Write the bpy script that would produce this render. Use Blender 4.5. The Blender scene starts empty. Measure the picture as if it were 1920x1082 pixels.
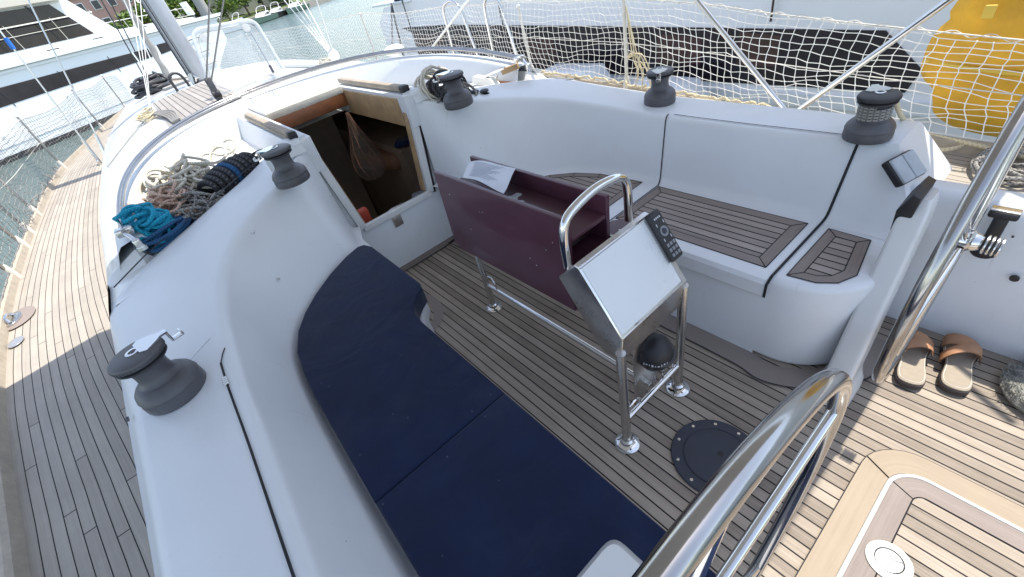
import bpy, bmesh, math, random
import numpy as np
from mathutils import Vector, Matrix
R = math.radians
random.seed(7)
rng = np.random.default_rng(7)
SC = bpy.context.scene
COL = SC.collection

# ------------------------------------------------------------ camera (x forward, y to port, z up, cockpit sole at z = 0)
EYE = Vector((0, 0, 1.55))
RX = Vector((-0.64141108, -0.73856729, -0.20762992))
DN = Vector((-0.37557577, 0.53826785, -0.75446045))
FW = Vector((0.66898032, -0.40593852, -0.62263894))
cam = bpy.data.cameras.new('camera'); camo = bpy.data.objects.new('camera', cam); COL.objects.link(camo)
m = Matrix((RX, -DN, -FW)).transposed().to_4x4(); m.translation = EYE
camo.matrix_world = m
cam.sensor_width = 36; cam.lens = 36 * 799.4 / 1920; cam.clip_start = 0.02; cam.clip_end = 3000
SC.camera = camo
SC.view_settings.view_transform = 'Standard'; SC.view_settings.look = 'None'; SC.view_settings.gamma = 1
SC.view_settings.exposure = 1.17

# ------------------------------------------------------------ sky and sun
SUN = Vector((-0.06, -0.42, 1.0)).normalized()      # towards the sun
w = bpy.data.worlds.new('World'); SC.world = w; w.use_nodes = True
nt = w.node_tree; bg = nt.nodes['Background']
sk = nt.nodes.new('ShaderNodeTexSky'); sk.sky_type = 'NISHITA'; sk.sun_disc = False
sk.sun_elevation = math.asin(SUN.z); sk.sun_rotation = math.atan2(SUN.x, SUN.y)
sk.air_density = 1.0; sk.dust_density = 0.6; sk.ozone_density = 2.0
hs = nt.nodes.new('ShaderNodeHueSaturation'); hs.inputs['Saturation'].default_value = 0.68
nt.links.new(sk.outputs[0], hs.inputs['Color']); nt.links.new(hs.outputs[0], bg.inputs[0]); bg.inputs[1].default_value = 0.15
sl = bpy.data.lights.new('sun', 'SUN'); so = bpy.data.objects.new('sun', sl); COL.objects.link(so)
sl.energy = 3.0; sl.angle = R(0.6); sl.color = (1.0, 0.93, 0.82)
so.rotation_euler = (-SUN).to_track_quat('-Z', 'Y').to_euler()

def ray(px, py):
    return RX * ((px - 960) / 799.4) + DN * ((py - 541) / 799.4) + FW
def on_z(px, py, z):
    d = ray(px, py); return EYE + d * ((z - EYE.z) / d.z)
def on_y(px, py, y):
    d = ray(px, py); return EYE + d * ((y - EYE.y) / d.y)
def on_x(px, py, x):
    d = ray(px, py); return EYE + d * ((x - EYE.x) / d.x)

# ------------------------------------------------------------ materials
MATS = {}
def mat(name, col, rough=0.5, metal=0.0, noise=0.0, nscale=8.0, bump=0.0, bscale=60.0, spec=0.5, coat=0.0, trans=0.0, col2=None, sheen=0.0, detail=4):
    mm = bpy.data.materials.new(name); mm.use_nodes = True; t = mm.node_tree; b = t.nodes['Principled BSDF']
    b.inputs['Base Color'].default_value = (*col, 1); b.inputs['Roughness'].default_value = rough
    b.inputs['Metallic'].default_value = metal; b.inputs['Specular IOR Level'].default_value = spec
    b.inputs['Coat Weight'].default_value = coat; b.inputs['Transmission Weight'].default_value = trans
    b.inputs['Sheen Weight'].default_value = sheen
    tc = t.nodes.new('ShaderNodeTexCoord')
    if noise or col2:
        n = t.nodes.new('ShaderNodeTexNoise'); n.inputs['Scale'].default_value = nscale; n.inputs['Detail'].default_value = detail
        n.inputs['Roughness'].default_value = 0.6
        t.links.new(tc.outputs['Object'], n.inputs['Vector'])
        r = t.nodes.new('ShaderNodeValToRGB'); r.color_ramp.elements[0].position = 0.3; r.color_ramp.elements[1].position = 0.7
        c2 = col2 or tuple(min(1, c * (1 + noise)) for c in col); c1 = col if col2 else tuple(c * (1 - noise) for c in col)
        r.color_ramp.elements[0].color = (*c1, 1); r.color_ramp.elements[1].color = (*c2, 1)
        t.links.new(n.outputs['Fac'], r.inputs[0]); t.links.new(r.outputs[0], b.inputs['Base Color'])
        rr = t.nodes.new('ShaderNodeMapRange'); rr.inputs['To Min'].default_value = rough * 0.8; rr.inputs['To Max'].default_value = min(1, rough * 1.25)
        t.links.new(n.outputs['Fac'], rr.inputs['Value']); t.links.new(rr.outputs[0], b.inputs['Roughness'])
    if bump:
        n2 = t.nodes.new('ShaderNodeTexNoise'); n2.inputs['Scale'].default_value = bscale; n2.inputs['Detail'].default_value = 3
        t.links.new(tc.outputs['Object'], n2.inputs['Vector'])
        bp = t.nodes.new('ShaderNodeBump'); bp.inputs['Strength'].default_value = bump; bp.inputs['Distance'].default_value = 0.01
        t.links.new(n2.outputs['Fac'], bp.inputs['Height']); t.links.new(bp.outputs[0], b.inputs['Normal'])
    MATS[name] = mm; return mm

def nmath(t, op, a, b=None, c=None):
    n = t.nodes.new('ShaderNodeMath'); n.operation = op
    for i, v in enumerate((a, b, c)):
        if v is None: continue
        if isinstance(v, (int, float)): n.inputs[i].default_value = v
        else: t.links.new(v, n.inputs[i])
    return n.outputs[0]

def teak(name, w=0.0395, caulk=0.115, c_dark=(0.17, 0.14, 0.115), c_light=(0.36, 0.305, 0.25), joints=True, rough=0.75, tone=1.0, patches=0.35):
    mm = bpy.data.materials.new(name); mm.use_nodes = True; t = mm.node_tree; b = t.nodes['Principled BSDF']
    uv = t.nodes.new('ShaderNodeUVMap'); uv.uv_map = 'UVMap'
    s = t.nodes.new('ShaderNodeSeparateXYZ'); t.links.new(uv.outputs[0], s.inputs[0])
    u, v = s.outputs[0], s.outputs[1]
    vw = nmath(t, 'DIVIDE', v, w); idn = nmath(t, 'FLOOR', vw); fr = nmath(t, 'FRACT', vw)
    m1 = nmath(t, 'LESS_THAN', fr, caulk)
    wn = t.nodes.new('ShaderNodeTexWhiteNoise'); wn.noise_dimensions = '1D'; t.links.new(idn, wn.inputs['W'])
    uj = nmath(t, 'DIVIDE', nmath(t, 'ADD', u, nmath(t, 'MULTIPLY', wn.outputs[0], 3.1)), 1.55)
    seg = nmath(t, 'FLOOR', uj)
    if joints:
        m2 = nmath(t, 'LESS_THAN', nmath(t, 'FRACT', uj), 0.0026); mask = nmath(t, 'MAXIMUM', m1, m2)
    else: mask = m1
    wn2 = t.nodes.new('ShaderNodeTexWhiteNoise'); wn2.noise_dimensions = '2D'
    cb = t.nodes.new('ShaderNodeCombineXYZ'); t.links.new(idn, cb.inputs[0]); t.links.new(seg if joints else idn, cb.inputs[1])
    t.links.new(cb.outputs[0], wn2.inputs['Vector'])
    # grain, stretched along the plank and shifted from plank to plank
    gv = t.nodes.new('ShaderNodeCombineXYZ')
    t.links.new(nmath(t, 'MULTIPLY', u, 3.0), gv.inputs[0])
    t.links.new(nmath(t, 'MULTIPLY', v, 170.0), gv.inputs[1]); t.links.new(nmath(t, 'MULTIPLY', wn2.outputs[0], 40.0), gv.inputs[2])
    g = t.nodes.new('ShaderNodeTexNoise'); g.inputs['Scale'].default_value = 1.0; g.inputs['Detail'].default_value = 6; g.inputs['Roughness'].default_value = 0.65
    t.links.new(gv.outputs[0], g.inputs['Vector'])
    pn = t.nodes.new('ShaderNodeTexNoise'); pn.inputs['Scale'].default_value = 3.5; pn.inputs['Detail'].default_value = 7; pn.inputs['Roughness'].default_value = 0.7
    t.links.new(uv.outputs[0], pn.inputs['Vector'])
    f = nmath(t, 'ADD', nmath(t, 'MULTIPLY', g.outputs['Fac'], 0.75), nmath(t, 'MULTIPLY', wn2.outputs[0], 0.32))
    f = nmath(t, 'ADD', f, nmath(t, 'MULTIPLY', nmath(t, 'SUBTRACT', pn.outputs['Fac'], 0.5), patches * 1.6))
    f = nmath(t, 'SUBTRACT', f, 0.05)
    rp = t.nodes.new('ShaderNodeValToRGB'); rp.color_ramp.elements[0].position = 0.1; rp.color_ramp.elements[1].position = 0.85
    rp.color_ramp.elements[0].color = (*[c * tone for c in c_dark], 1); rp.color_ramp.elements[1].color = (*[c * tone for c in c_light], 1)
    t.links.new(f, rp.inputs[0])
    mx = t.nodes.new('ShaderNodeMix'); mx.data_type = 'RGBA'; t.links.new(mask, mx.inputs[0]); t.links.new(rp.outputs[0], mx.inputs[6])
    mx.inputs[7].default_value = (0.012, 0.011, 0.012, 1)
    t.links.new(mx.outputs[2], b.inputs['Base Color'])
    b.inputs['Roughness'].default_value = rough; b.inputs['Specular IOR Level'].default_value = 0.3
    h = nmath(t, 'SUBTRACT', nmath(t, 'MULTIPLY', g.outputs['Fac'], 0.35), mask)
    bp = t.nodes.new('ShaderNodeBump'); bp.inputs['Strength'].default_value = 0.5; bp.inputs['Distance'].default_value = 0.003
    t.links.new(h, bp.inputs['Height']); t.links.new(bp.outputs[0], b.inputs['Normal'])
    MATS[name] = mm; return mm

def gel_material():
    """gelcoat: faint mottling, grime in drifting streaks, and a fine pebble"""
    mm = mat('gelcoat', (0.70, 0.73, 0.76), 0.38, noise=0.035, nscale=2.2, bump=0.05, bscale=220, coat=0.12, detail=6)
    t = mm.node_tree; b = t.nodes['Principled BSDF']; link = b.inputs['Base Color'].links[0]; src = link.from_socket
    tc = t.nodes.new('ShaderNodeTexCoord')
    mp = t.nodes.new('ShaderNodeMapping'); mp.inputs['Scale'].default_value = (9, 9, 3); t.links.new(tc.outputs['Object'], mp.inputs[0])
    n = t.nodes.new('ShaderNodeTexNoise'); n.inputs['Scale'].default_value = 2.4; n.inputs['Detail'].default_value = 9; n.inputs['Roughness'].default_value = 0.75
    t.links.new(mp.outputs[0], n.inputs['Vector'])
    r = t.nodes.new('ShaderNodeMapRange'); r.inputs['From Min'].default_value = 0.60; r.inputs['From Max'].default_value = 0.85; r.inputs['To Max'].default_value = 0.30
    t.links.new(n.outputs['Fac'], r.inputs['Value'])
    mx = t.nodes.new('ShaderNodeMix'); mx.data_type = 'RGBA'; t.links.new(r.outputs[0], mx.inputs[0]); t.links.new(src, mx.inputs[6])
    mx.inputs[7].default_value = (0.42, 0.42, 0.40, 1)
    v = t.nodes.new('ShaderNodeTexVoronoi'); v.inputs['Scale'].default_value = 7; t.links.new(tc.outputs['Object'], v.inputs['Vector'])
    sp = nmath(t, 'LESS_THAN', v.outputs['Distance'], .018)
    ms = t.nodes.new('ShaderNodeMapping'); ms.inputs['Scale'].default_value = (30, 3, 3); ms.inputs['Rotation'].default_value = (.3, .2, .7); t.links.new(tc.outputs['Object'], ms.inputs[0])
    sn = t.nodes.new('ShaderNodeTexNoise'); sn.inputs['Scale'].default_value = 1.6; sn.inputs['Detail'].default_value = 5; t.links.new(ms.outputs[0], sn.inputs['Vector'])
    sc_ = t.nodes.new('ShaderNodeMapRange'); sc_.inputs['From Min'].default_value = .68; sc_.inputs['From Max'].default_value = .78; sc_.inputs['To Max'].default_value = .22; t.links.new(sn.outputs['Fac'], sc_.inputs['Value'])
    f2 = nmath(t, 'MAXIMUM', nmath(t, 'MULTIPLY', sp, .65), sc_.outputs[0])
    m2 = t.nodes.new('ShaderNodeMix'); m2.data_type = 'RGBA'; t.links.new(f2, m2.inputs[0]); t.links.new(mx.outputs[2], m2.inputs[6]); m2.inputs[7].default_value = (.30, .29, .27, 1)
    t.links.new(m2.outputs[2], b.inputs['Base Color'])
    return mm

def rope_mat(name, c1, c2, s=60.0, k=0.5):
    """braided rope: slanted flecks from the uv (u along the rope, v round it)"""
    mm = bpy.data.materials.new(name); mm.use_nodes = True; t = mm.node_tree; b = t.nodes['Principled BSDF']
    uv = t.nodes.new('ShaderNodeUVMap'); uv.uv_map = 'UVMap'; sp = t.nodes.new('ShaderNodeSeparateXYZ'); t.links.new(uv.outputs[0], sp.inputs[0])
    a = nmath(t, 'FRACT', nmath(t, 'ADD', nmath(t, 'MULTIPLY', sp.outputs[0], s), nmath(t, 'MULTIPLY', sp.outputs[1], 2.0)))
    c = nmath(t, 'FRACT', nmath(t, 'SUBTRACT', nmath(t, 'MULTIPLY', sp.outputs[0], s), nmath(t, 'MULTIPLY', sp.outputs[1], 2.0)))
    m_ = nmath(t, 'MULTIPLY', nmath(t, 'GREATER_THAN', a, k), nmath(t, 'GREATER_THAN', c, k))
    mx = t.nodes.new('ShaderNodeMix'); mx.data_type = 'RGBA'; t.links.new(m_, mx.inputs[0])
    mx.inputs[6].default_value = (*c1, 1); mx.inputs[7].default_value = (*c2, 1); t.links.new(mx.outputs[2], b.inputs['Base Color'])
    b.inputs['Roughness'].default_value = 0.85
    bp = t.nodes.new('ShaderNodeBump'); bp.inputs['Strength'].default_value = 0.5; bp.inputs['Distance'].default_value = 0.002
    t.links.new(a, bp.inputs['Height']); t.links.new(bp.outputs[0], b.inputs['Normal'])
    MATS[name] = mm; return mm

gel_material()
mat('gel_clean', (0.66, 0.67, 0.67), 0.25, coat=0.3, noise=0.02, nscale=3)
mat('gel_line', (0.05, 0.055, 0.065), 0.6)
mat('seam', (0.012, 0.012, 0.016), 0.7)
teak('teak_sole', w=0.0395, joints=False, caulk=0.13, c_dark=(0.145, 0.118, 0.095), c_light=(0.45, 0.385, 0.315))
teak('teak_deck', w=0.035, caulk=0.085, c_dark=(0.28, 0.25, 0.215), c_light=(0.45, 0.41, 0.355), patches=0.55)
teak('teak_seat', w=0.0385, caulk=0.16, joints=False, tone=1.0, c_dark=(0.18, 0.155, 0.145), c_light=(0.43, 0.37, 0.335))
teak('teak_roof', w=0.05, joints=False, c_dark=(0.22, 0.205, 0.195), c_light=(0.42, 0.39, 0.36))
teak('teak_margin', w=3.0, caulk=0.0, joints=False, tone=1.0, c_dark=(0.15, 0.125, 0.115), c_light=(0.30, 0.255, 0.23))
teak('teak_gold', w=3.0, caulk=0.0, joints=False, c_dark=(0.26, 0.21, 0.155), c_light=(0.37, 0.305, 0.23))
mat('wheel_steel', (0.40, 0.385, 0.37), 0.15, metal=1.0, noise=0.08, nscale=14, bump=0.01, bscale=30)
mat('chrome', (0.70, 0.69, 0.67), 0.10, metal=1.0, noise=0.04, nscale=20, bump=0.008, bscale=40)
mat('steel', (0.66, 0.66, 0.65), 0.22, metal=1.0, noise=0.06, nscale=25)
mat('steel_plate', (0.60, 0.58, 0.56), 0.28, metal=1.0, noise=0.14, nscale=14, detail=7)
mat('navy', (0.0090, 0.017, 0.052), 0.92, noise=0.22, nscale=5, bump=0.25, bscale=700, spec=0.15, sheen=0.15, detail=8)
mat('winch_grey', (0.085, 0.085, 0.095), 0.42, noise=0.14, nscale=14, bump=0.04, bscale=150)
mat('winch_dark', (0.035, 0.035, 0.04), 0.5, noise=0.2, nscale=25)
mat('maroon', (0.082, 0.028, 0.046), 0.42, noise=0.18, nscale=5, coat=0.25, detail=7, spec=0.4)
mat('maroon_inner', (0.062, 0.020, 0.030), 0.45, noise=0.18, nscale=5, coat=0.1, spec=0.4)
mat('panel_white', (0.72, 0.75, 0.77), 0.28, noise=0.015, nscale=6)
mat('black', (0.015, 0.015, 0.018), 0.45, noise=0.2, nscale=30)
mat('rubber', (0.035, 0.038, 0.055), 0.6, noise=0.15, nscale=20, bump=0.1, bscale=300)
mat('button', (0.22, 0.23, 0.25), 0.5)
mat('print', (0.55, 0.57, 0.6), 0.5)
mat('paper', (0.66, 0.70, 0.80), 0.8, noise=0.03, nscale=20)
mat('ink', (0.40, 0.43, 0.52), 0.9)
mat('cloth_grey', (0.42, 0.46, 0.50), 0.85, noise=0.1, nscale=20)
mat('mahogany', (0.20, 0.075, 0.032), 0.38, noise=0.35, nscale=9, coat=0.2, detail=8)
mat('wood_tan', (0.38, 0.25, 0.13), 0.5, noise=0.25, nscale=12, detail=8)
mat('wood_grey', (0.34, 0.29, 0.23), 0.7, noise=0.2, nscale=18, detail=8)
mat('interior', (0.20, 0.095, 0.055), 0.55, noise=0.3, nscale=3)
mat('interior_light', (0.30, 0.22, 0.16), 0.6, noise=0.2, nscale=4)
mat('red', (0.45, 0.06, 0.03), 0.5)
mat('sail_grey', (0.34, 0.33, 0.31), 0.8, noise=0.15, nscale=12)
mat('alloy', (0.42, 0.43, 0.45), 0.35, metal=0.6, noise=0.05, nscale=6)
mat('white_plastic', (0.76, 0.76, 0.72), 0.4, noise=0.05, nscale=20)
mat('old_white', (0.62, 0.60, 0.54), 0.6, noise=0.12, nscale=25)
mat('net', (0.86, 0.85, 0.81), 0.8)
mat('net_old', (0.20, 0.198, 0.19), 0.8)
mat('rail_tan', (0.40, 0.35, 0.28), 0.7, noise=0.15, nscale=20)
mat('yellow', (0.72, 0.39, 0.025), 0.62, noise=0.22, nscale=6, bump=0.7, bscale=7, detail=8)
mat('yellow_strap', (0.72, 0.50, 0.08), 0.7)
mat('leather', (0.42, 0.22, 0.12), 0.55, noise=0.15, nscale=30)
mat('insole', (0.32, 0.27, 0.21), 0.75, noise=0.1, nscale=40)
mat('sole_rubber', (0.05, 0.04, 0.04), 0.8)
mat('stitch', (0.62, 0.58, 0.5), 0.8)
mat('shag', (0.25, 0.25, 0.225), 0.95, noise=0.5, nscale=50, bump=0.6, bscale=120)
mat('bimini', (0.30, 0.33, 0.40), 0.9, noise=0.03, nscale=40)
def navy_cloth():
    mm = MATS['navy']; t = mm.node_tree; b = t.nodes['Principled BSDF']; src = b.inputs['Base Color'].links[0].from_socket
    tc = t.nodes.new('ShaderNodeTexCoord'); v = t.nodes.new('ShaderNodeTexVoronoi'); v.inputs['Scale'].default_value = 16; v.inputs['Randomness'].default_value = 1
    t.links.new(tc.outputs['Object'], v.inputs['Vector'])
    lint = nmath(t, 'LESS_THAN', v.outputs['Distance'], .045)
    n = t.nodes.new('ShaderNodeTexNoise'); n.inputs['Scale'].default_value = 2.2; n.inputs['Detail'].default_value = 9; n.inputs['Roughness'].default_value = .7; t.links.new(tc.outputs['Object'], n.inputs['Vector'])
    dust = t.nodes.new('ShaderNodeMapRange'); dust.inputs['From Min'].default_value = .5; dust.inputs['From Max'].default_value = .8; dust.inputs['To Max'].default_value = .07; t.links.new(n.outputs['Fac'], dust.inputs['Value'])
    fac = nmath(t, 'ADD', nmath(t, 'MULTIPLY', lint, .22), dust.outputs[0])
    mx = t.nodes.new('ShaderNodeMix'); mx.data_type = 'RGBA'; t.links.new(fac, mx.inputs[0]); t.links.new(src, mx.inputs[6]); mx.inputs[7].default_value = (.25, .27, .33, 1); t.links.new(mx.outputs[2], b.inputs['Base Color'])
    wv = t.nodes.new('ShaderNodeTexNoise'); wv.inputs['Scale'].default_value = 5; wv.inputs['Detail'].default_value = 2; wv.inputs['Distortion'].default_value = 1.2; t.links.new(tc.outputs['Object'], wv.inputs['Vector'])
    b1 = b.inputs['Normal'].links[0].from_node; b2 = t.nodes.new('ShaderNodeBump'); b2.inputs['Strength'].default_value = .5; b2.inputs['Distance'].default_value = .02
    t.links.new(wv.outputs['Fac'], b2.inputs['Height']); t.links.new(b1.outputs[0], b2.inputs['Normal']); t.links.new(b2.outputs[0], b.inputs['Normal'])
navy_cloth()
rope_mat('rope_cyan', (0.0, 0.26, 0.42), (0.03, 0.40, 0.58), 70)
rope_mat('rope_blue', (0.01, 0.06, 0.16), (0.02, 0.12, 0.26), 70)
rope_mat('rope_white', (0.66, 0.62, 0.54), (0.20, 0.19, 0.10), 90, 0.62)
rope_mat('rope_cream', (0.66, 0.58, 0.40), (0.50, 0.42, 0.26), 60)
rope_mat('rope_pink', (0.58, 0.42, 0.33), (0.34, 0.20, 0.15), 60)
rope_mat('rope_black', (0.025, 0.026, 0.03), (0.10, 0.10, 0.11), 60)
rope_mat('rope_grey', (0.30, 0.29, 0.27), (0.10, 0.10, 0.10), 60)
mat('hull_white', (0.74, 0.77, 0.79), 0.22, coat=0.4, noise=0.02, nscale=1)
mat('hull_grey', (0.80, 0.81, 0.82), 0.3, coat=0.2, noise=0.03, nscale=1)
mat('glass_dark', (0.006, 0.005, 0.008), 0.08, spec=0.35, col2=(0.03, 0.024, 0.03), nscale=0.8)
mat('glass_brown', (0.05, 0.02, 0.018), 0.25, noise=0.3, nscale=3)
mat('antifoul', (0.012, 0.012, 0.014), 0.7)
mat('pink_wall', (0.50, 0.31, 0.26), 0.85, noise=0.05, nscale=0.6)
mat('cream_wall', (0.60, 0.56, 0.48), 0.85, noise=0.05, nscale=0.6)
mat('roof_tile', (0.22, 0.10, 0.06), 0.85, noise=0.2, nscale=2)
mat('window_glass', (0.03, 0.035, 0.045), 0.15)
mat('leaf', (0.06, 0.125, 0.018), 0.7, col2=(0.15, 0.22, 0.03), nscale=0.9)
mat('bark', (0.10, 0.075, 0.05), 0.9, noise=0.2)
mat('quay', (0.30, 0.28, 0.25), 0.9, noise=0.2, nscale=1)
mat('green_hull', (0.10, 0.17, 0.13), 0.5)
mat('blue_thing', (0.02, 0.16, 0.55), 0.6)
mat('grass_bank', (0.09, 0.13, 0.035), 0.9, noise=0.4, nscale=0.7)

def clear_acrylic(name, col, fac, rough=0.08):
    mm = bpy.data.materials.new(name); mm.use_nodes = True; t = mm.node_tree; b = t.nodes['Principled BSDF']
    b.inputs['Base Color'].default_value = (*col, 1); b.inputs['Roughness'].default_value = rough
    tr = t.nodes.new('ShaderNodeBsdfTransparent'); mx = t.nodes.new('ShaderNodeMixShader')
    n = t.nodes.new('ShaderNodeTexNoise'); n.inputs['Scale'].default_value = 6; n.inputs['Detail'].default_value = 6
    tc = t.nodes.new('ShaderNodeTexCoord'); t.links.new(tc.outputs['Object'], n.inputs['Vector'])
    mr = t.nodes.new('ShaderNodeMapRange'); mr.inputs['To Min'].default_value = fac * 0.7; mr.inputs['To Max'].default_value = fac * 1.3
    t.links.new(n.outputs['Fac'], mr.inputs['Value']); t.links.new(mr.outputs[0], mx.inputs[0])
    t.links.new(tr.outputs[0], mx.inputs[1]); t.links.new(b.outputs[0], mx.inputs[2])
    t.links.new(mx.outputs[0], t.nodes['Material Output'].inputs[0]); MATS[name] = mm
def canopy_cloth():
    mm = bpy.data.materials.new('bimini'); mm.use_nodes = True; t = mm.node_tree; b = t.nodes['Principled BSDF']; b.inputs['Base Color'].default_value = (.60, .62, .66, 1); b.inputs['Roughness'].default_value = .9
    tr = t.nodes.new('ShaderNodeBsdfTranslucent'); tr.inputs[0].default_value = (.95, .84, .70, 1); mx = t.nodes.new('ShaderNodeMixShader'); mx.inputs[0].default_value = .06
    t.links.new(b.outputs[0], mx.inputs[1]); t.links.new(tr.outputs[0], mx.inputs[2]); t.links.new(mx.outputs[0], t.nodes['Material Output'].inputs[0]); MATS['bimini'] = mm
canopy_cloth()
clear_acrylic('acrylic', (0.62, 0.66, 0.68), 0.20)
clear_acrylic('acrylic_edge', (0.70, 0.74, 0.76), 0.62)
clear_acrylic('string_mesh', (0.20, 0.17, 0.14), 0.16, 0.8)

def water_material():
    mm = bpy.data.materials.new('water'); mm.use_nodes = True; t = mm.node_tree; b = t.nodes['Principled BSDF']
    tc = t.nodes.new('ShaderNodeTexCoord'); mp = t.nodes.new('ShaderNodeMapping'); mp.inputs['Scale'].default_value = (1.3, 0.55, 1)
    mp.inputs['Rotation'].default_value = (0, 0, 0.6)
    t.links.new(tc.outputs['Object'], mp.inputs[0])
    n = t.nodes.new('ShaderNodeTexNoise'); n.inputs['Scale'].default_value = 3.2; n.inputs['Detail'].default_value = 9; n.inputs['Roughness'].default_value = 0.62
    t.links.new(mp.outputs[0], n.inputs['Vector'])
    r = t.nodes.new('ShaderNodeValToRGB'); r.color_ramp.elements[0].position = 0.35; r.color_ramp.elements[1].position = 0.7
    r.color_ramp.elements[0].color = (0.075, 0.125, 0.125, 1); r.color_ramp.elements[1].color = (0.13, 0.185, 0.175, 1)
    t.links.new(n.outputs['Fac'], r.inputs[0]); t.links.new(r.outputs[0], b.inputs['Base Color'])
    b.inputs['Roughness'].default_value = 0.12; b.inputs['IOR'].default_value = 1.33
    bp = t.nodes.new('ShaderNodeBump'); bp.inputs['Strength'].default_value = 0.85; bp.inputs['Distance'].default_value = 0.12
    t.links.new(n.outputs['Fac'], bp.inputs['Height']); t.links.new(bp.outputs[0], b.inputs['Normal']); MATS['water'] = mm
water_material()

# ------------------------------------------------------------ mesh builder
ORG = {}
class MB:
    def __init__(s): s.v = []; s.f = []; s.uv = {}; s.off = Vector((0, 0, 0))
    def add(s, vs, fs, uvs=None):
        b = len(s.v); s.v += [Vector(p) for p in vs]
        for i, f in enumerate(fs):
            if uvs is not None: s.uv[len(s.f)] = uvs[i]
            s.f.append([b + k for k in f])
        return s
    def box(s, c, size, rot=None):
        x, y, z = [d / 2 for d in size]; vs = [Vector((a * x, b * y, e * z)) for a in (-1, 1) for b in (-1, 1) for e in (-1, 1)]
        if rot is not None: vs = [rot @ p for p in vs]
        c = Vector(c); return s.add([p + c for p in vs], [(0, 1, 3, 2), (4, 6, 7, 5), (0, 4, 5, 1), (2, 3, 7, 6), (0, 2, 6, 4), (1, 5, 7, 3)])
    def rbox(s, c, size, r=0.005, rot=None):
        bm = bmesh.new(); bmesh.ops.create_cube(bm, size=1.0)
        for v in bm.verts: v.co = Vector((v.co.x * size[0], v.co.y * size[1], v.co.z * size[2]))
        bmesh.ops.bevel(bm, geom=list(bm.edges), offset=r, segments=3, profile=0.5, affect='EDGES')
        return s.take(bm, Matrix.Translation(Vector(c)) @ (rot.to_4x4() if rot is not None else Matrix()))
    def take(s, bm, M=Matrix()):
        bm.verts.ensure_lookup_table(); bm.verts.index_update(); s.add([M @ v.co for v in bm.verts], [[v.index for v in f.verts] for f in bm.faces]); bm.free(); return s
    def prism(s, poly, z0, z1, axis='z', bevel=0.0, seg=3):
        """extrude a 2D outline; axis z: (x,y); axis y: (x,z) pulled along y; axis x: (y,z) pulled along x"""
        bm = bmesh.new()
        def P(a, b, c): return Vector((a, b, c)) if axis == 'z' else Vector((a, c, b)) if axis == 'y' else Vector((c, a, b))
        lo = [bm.verts.new(P(a, b, z0)) for a, b in poly]; hi = [bm.verts.new(P(a, b, z1)) for a, b in poly]
        n = len(poly); bm.faces.new(lo[::-1]); bm.faces.new(hi)
        for i in range(n): bm.faces.new((lo[i], lo[(i + 1) % n], hi[(i + 1) % n], hi[i]))
        bmesh.ops.recalc_face_normals(bm, faces=bm.faces)
        if bevel:
            es = [e for e in bm.edges if (e.verts[0] in hi) == (e.verts[1] in hi)]
            bmesh.ops.bevel(bm, geom=es, offset=bevel, segments=seg, profile=0.5, affect='EDGES')
        return s.take(bm)
    def lathe(s, prof, c=(0, 0, 0), n=32, M=None):
        c = Vector(c); vs = []; fs = []
        for r, z in prof:
            for k in range(n):
                a = 2 * math.pi * k / n; p = Vector((r * math.cos(a), r * math.sin(a), z)); vs.append((M @ p if M is not None else p) + c)
        for i in range(len(prof) - 1):
            for k in range(n):
                k2 = (k + 1) % n; fs.append((i * n + k, i * n + k2, (i + 1) * n + k2, (i + 1) * n + k))
        fs.append(tuple(range(n))[::-1]); fs.append(tuple(range((len(prof) - 1) * n, len(prof) * n)))
        return s.add(vs, fs)
    def tube(s, path, r, n=10, closed=False, cap=True):
        P = [Vector(p) for p in path]; m_ = len(P); rr = r if hasattr(r, '__len__') else [r] * m_
        T = []
        for i in range(m_):
            a = P[(i - 1) % m_] if (closed or i > 0) else P[0]; b = P[(i + 1) % m_] if (closed or i < m_ - 1) else P[-1]
            d = b - a; T.append(d.normalized() if d.length > 1e-9 else Vector((0, 0, 1)))
        up = Vector((0, 0, 1)) if abs(T[0].z) < 0.9 else Vector((1, 0, 0))
        N = (up - T[0] * up.dot(T[0])).normalized(); vs = []; L = [0.0]
        for i in range(m_):
            if i: L.append(L[-1] + (P[i] - P[i - 1]).length)
            N = N - T[i] * N.dot(T[i]); N = N.normalized() if N.length > 1e-6 else T[i].orthogonal().normalized()
            B = T[i].cross(N)
            for k in range(n):
                a = 2 * math.pi * k / n; vs.append(P[i] + (N * math.cos(a) + B * math.sin(a)) * rr[i])
        fs = []; uvs = []
        for i in range(m_ if closed else m_ - 1):
            j = (i + 1) % m_; l1 = L[i]; l2 = L[j] if j else L[i] + (P[0] - P[-1]).length
            for k in range(n):
                k2 = (k + 1) % n; fs.append((i * n + k, i * n + k2, j * n + k2, j * n + k))
                uvs.append(((l1, k / n), (l1, (k + 1) / n), (l2, (k + 1) / n), (l2, k / n)))
        if cap and not closed:
            fs.append(tuple(range(n))[::-1]); uvs.append([(0, 0)] * n); fs.append(tuple(range((m_ - 1) * n, m_ * n))); uvs.append([(0, 0)] * n)
        return s.add(vs, fs, uvs)
    def ball(s, c, r, n=20, M=None):
        r = r if hasattr(r, '__len__') else (r, r, r); h = n // 2; vs = []; c = Vector(c)
        for i in range(h + 1):
            t = math.pi * i / h
            for k in range(n):
                a = 2 * math.pi * k / n; p = Vector((r[0] * math.sin(t) * math.cos(a), r[1] * math.sin(t) * math.sin(a), r[2] * math.cos(t)))
                vs.append((M @ p if M is not None else p) + c)
        fs = [(i * n + k, (i + 1) * n + k, (i + 1) * n + (k + 1) % n, i * n + (k + 1) % n) for i in range(h) for k in range(n)]
        return s.add(vs, fs)
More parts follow.
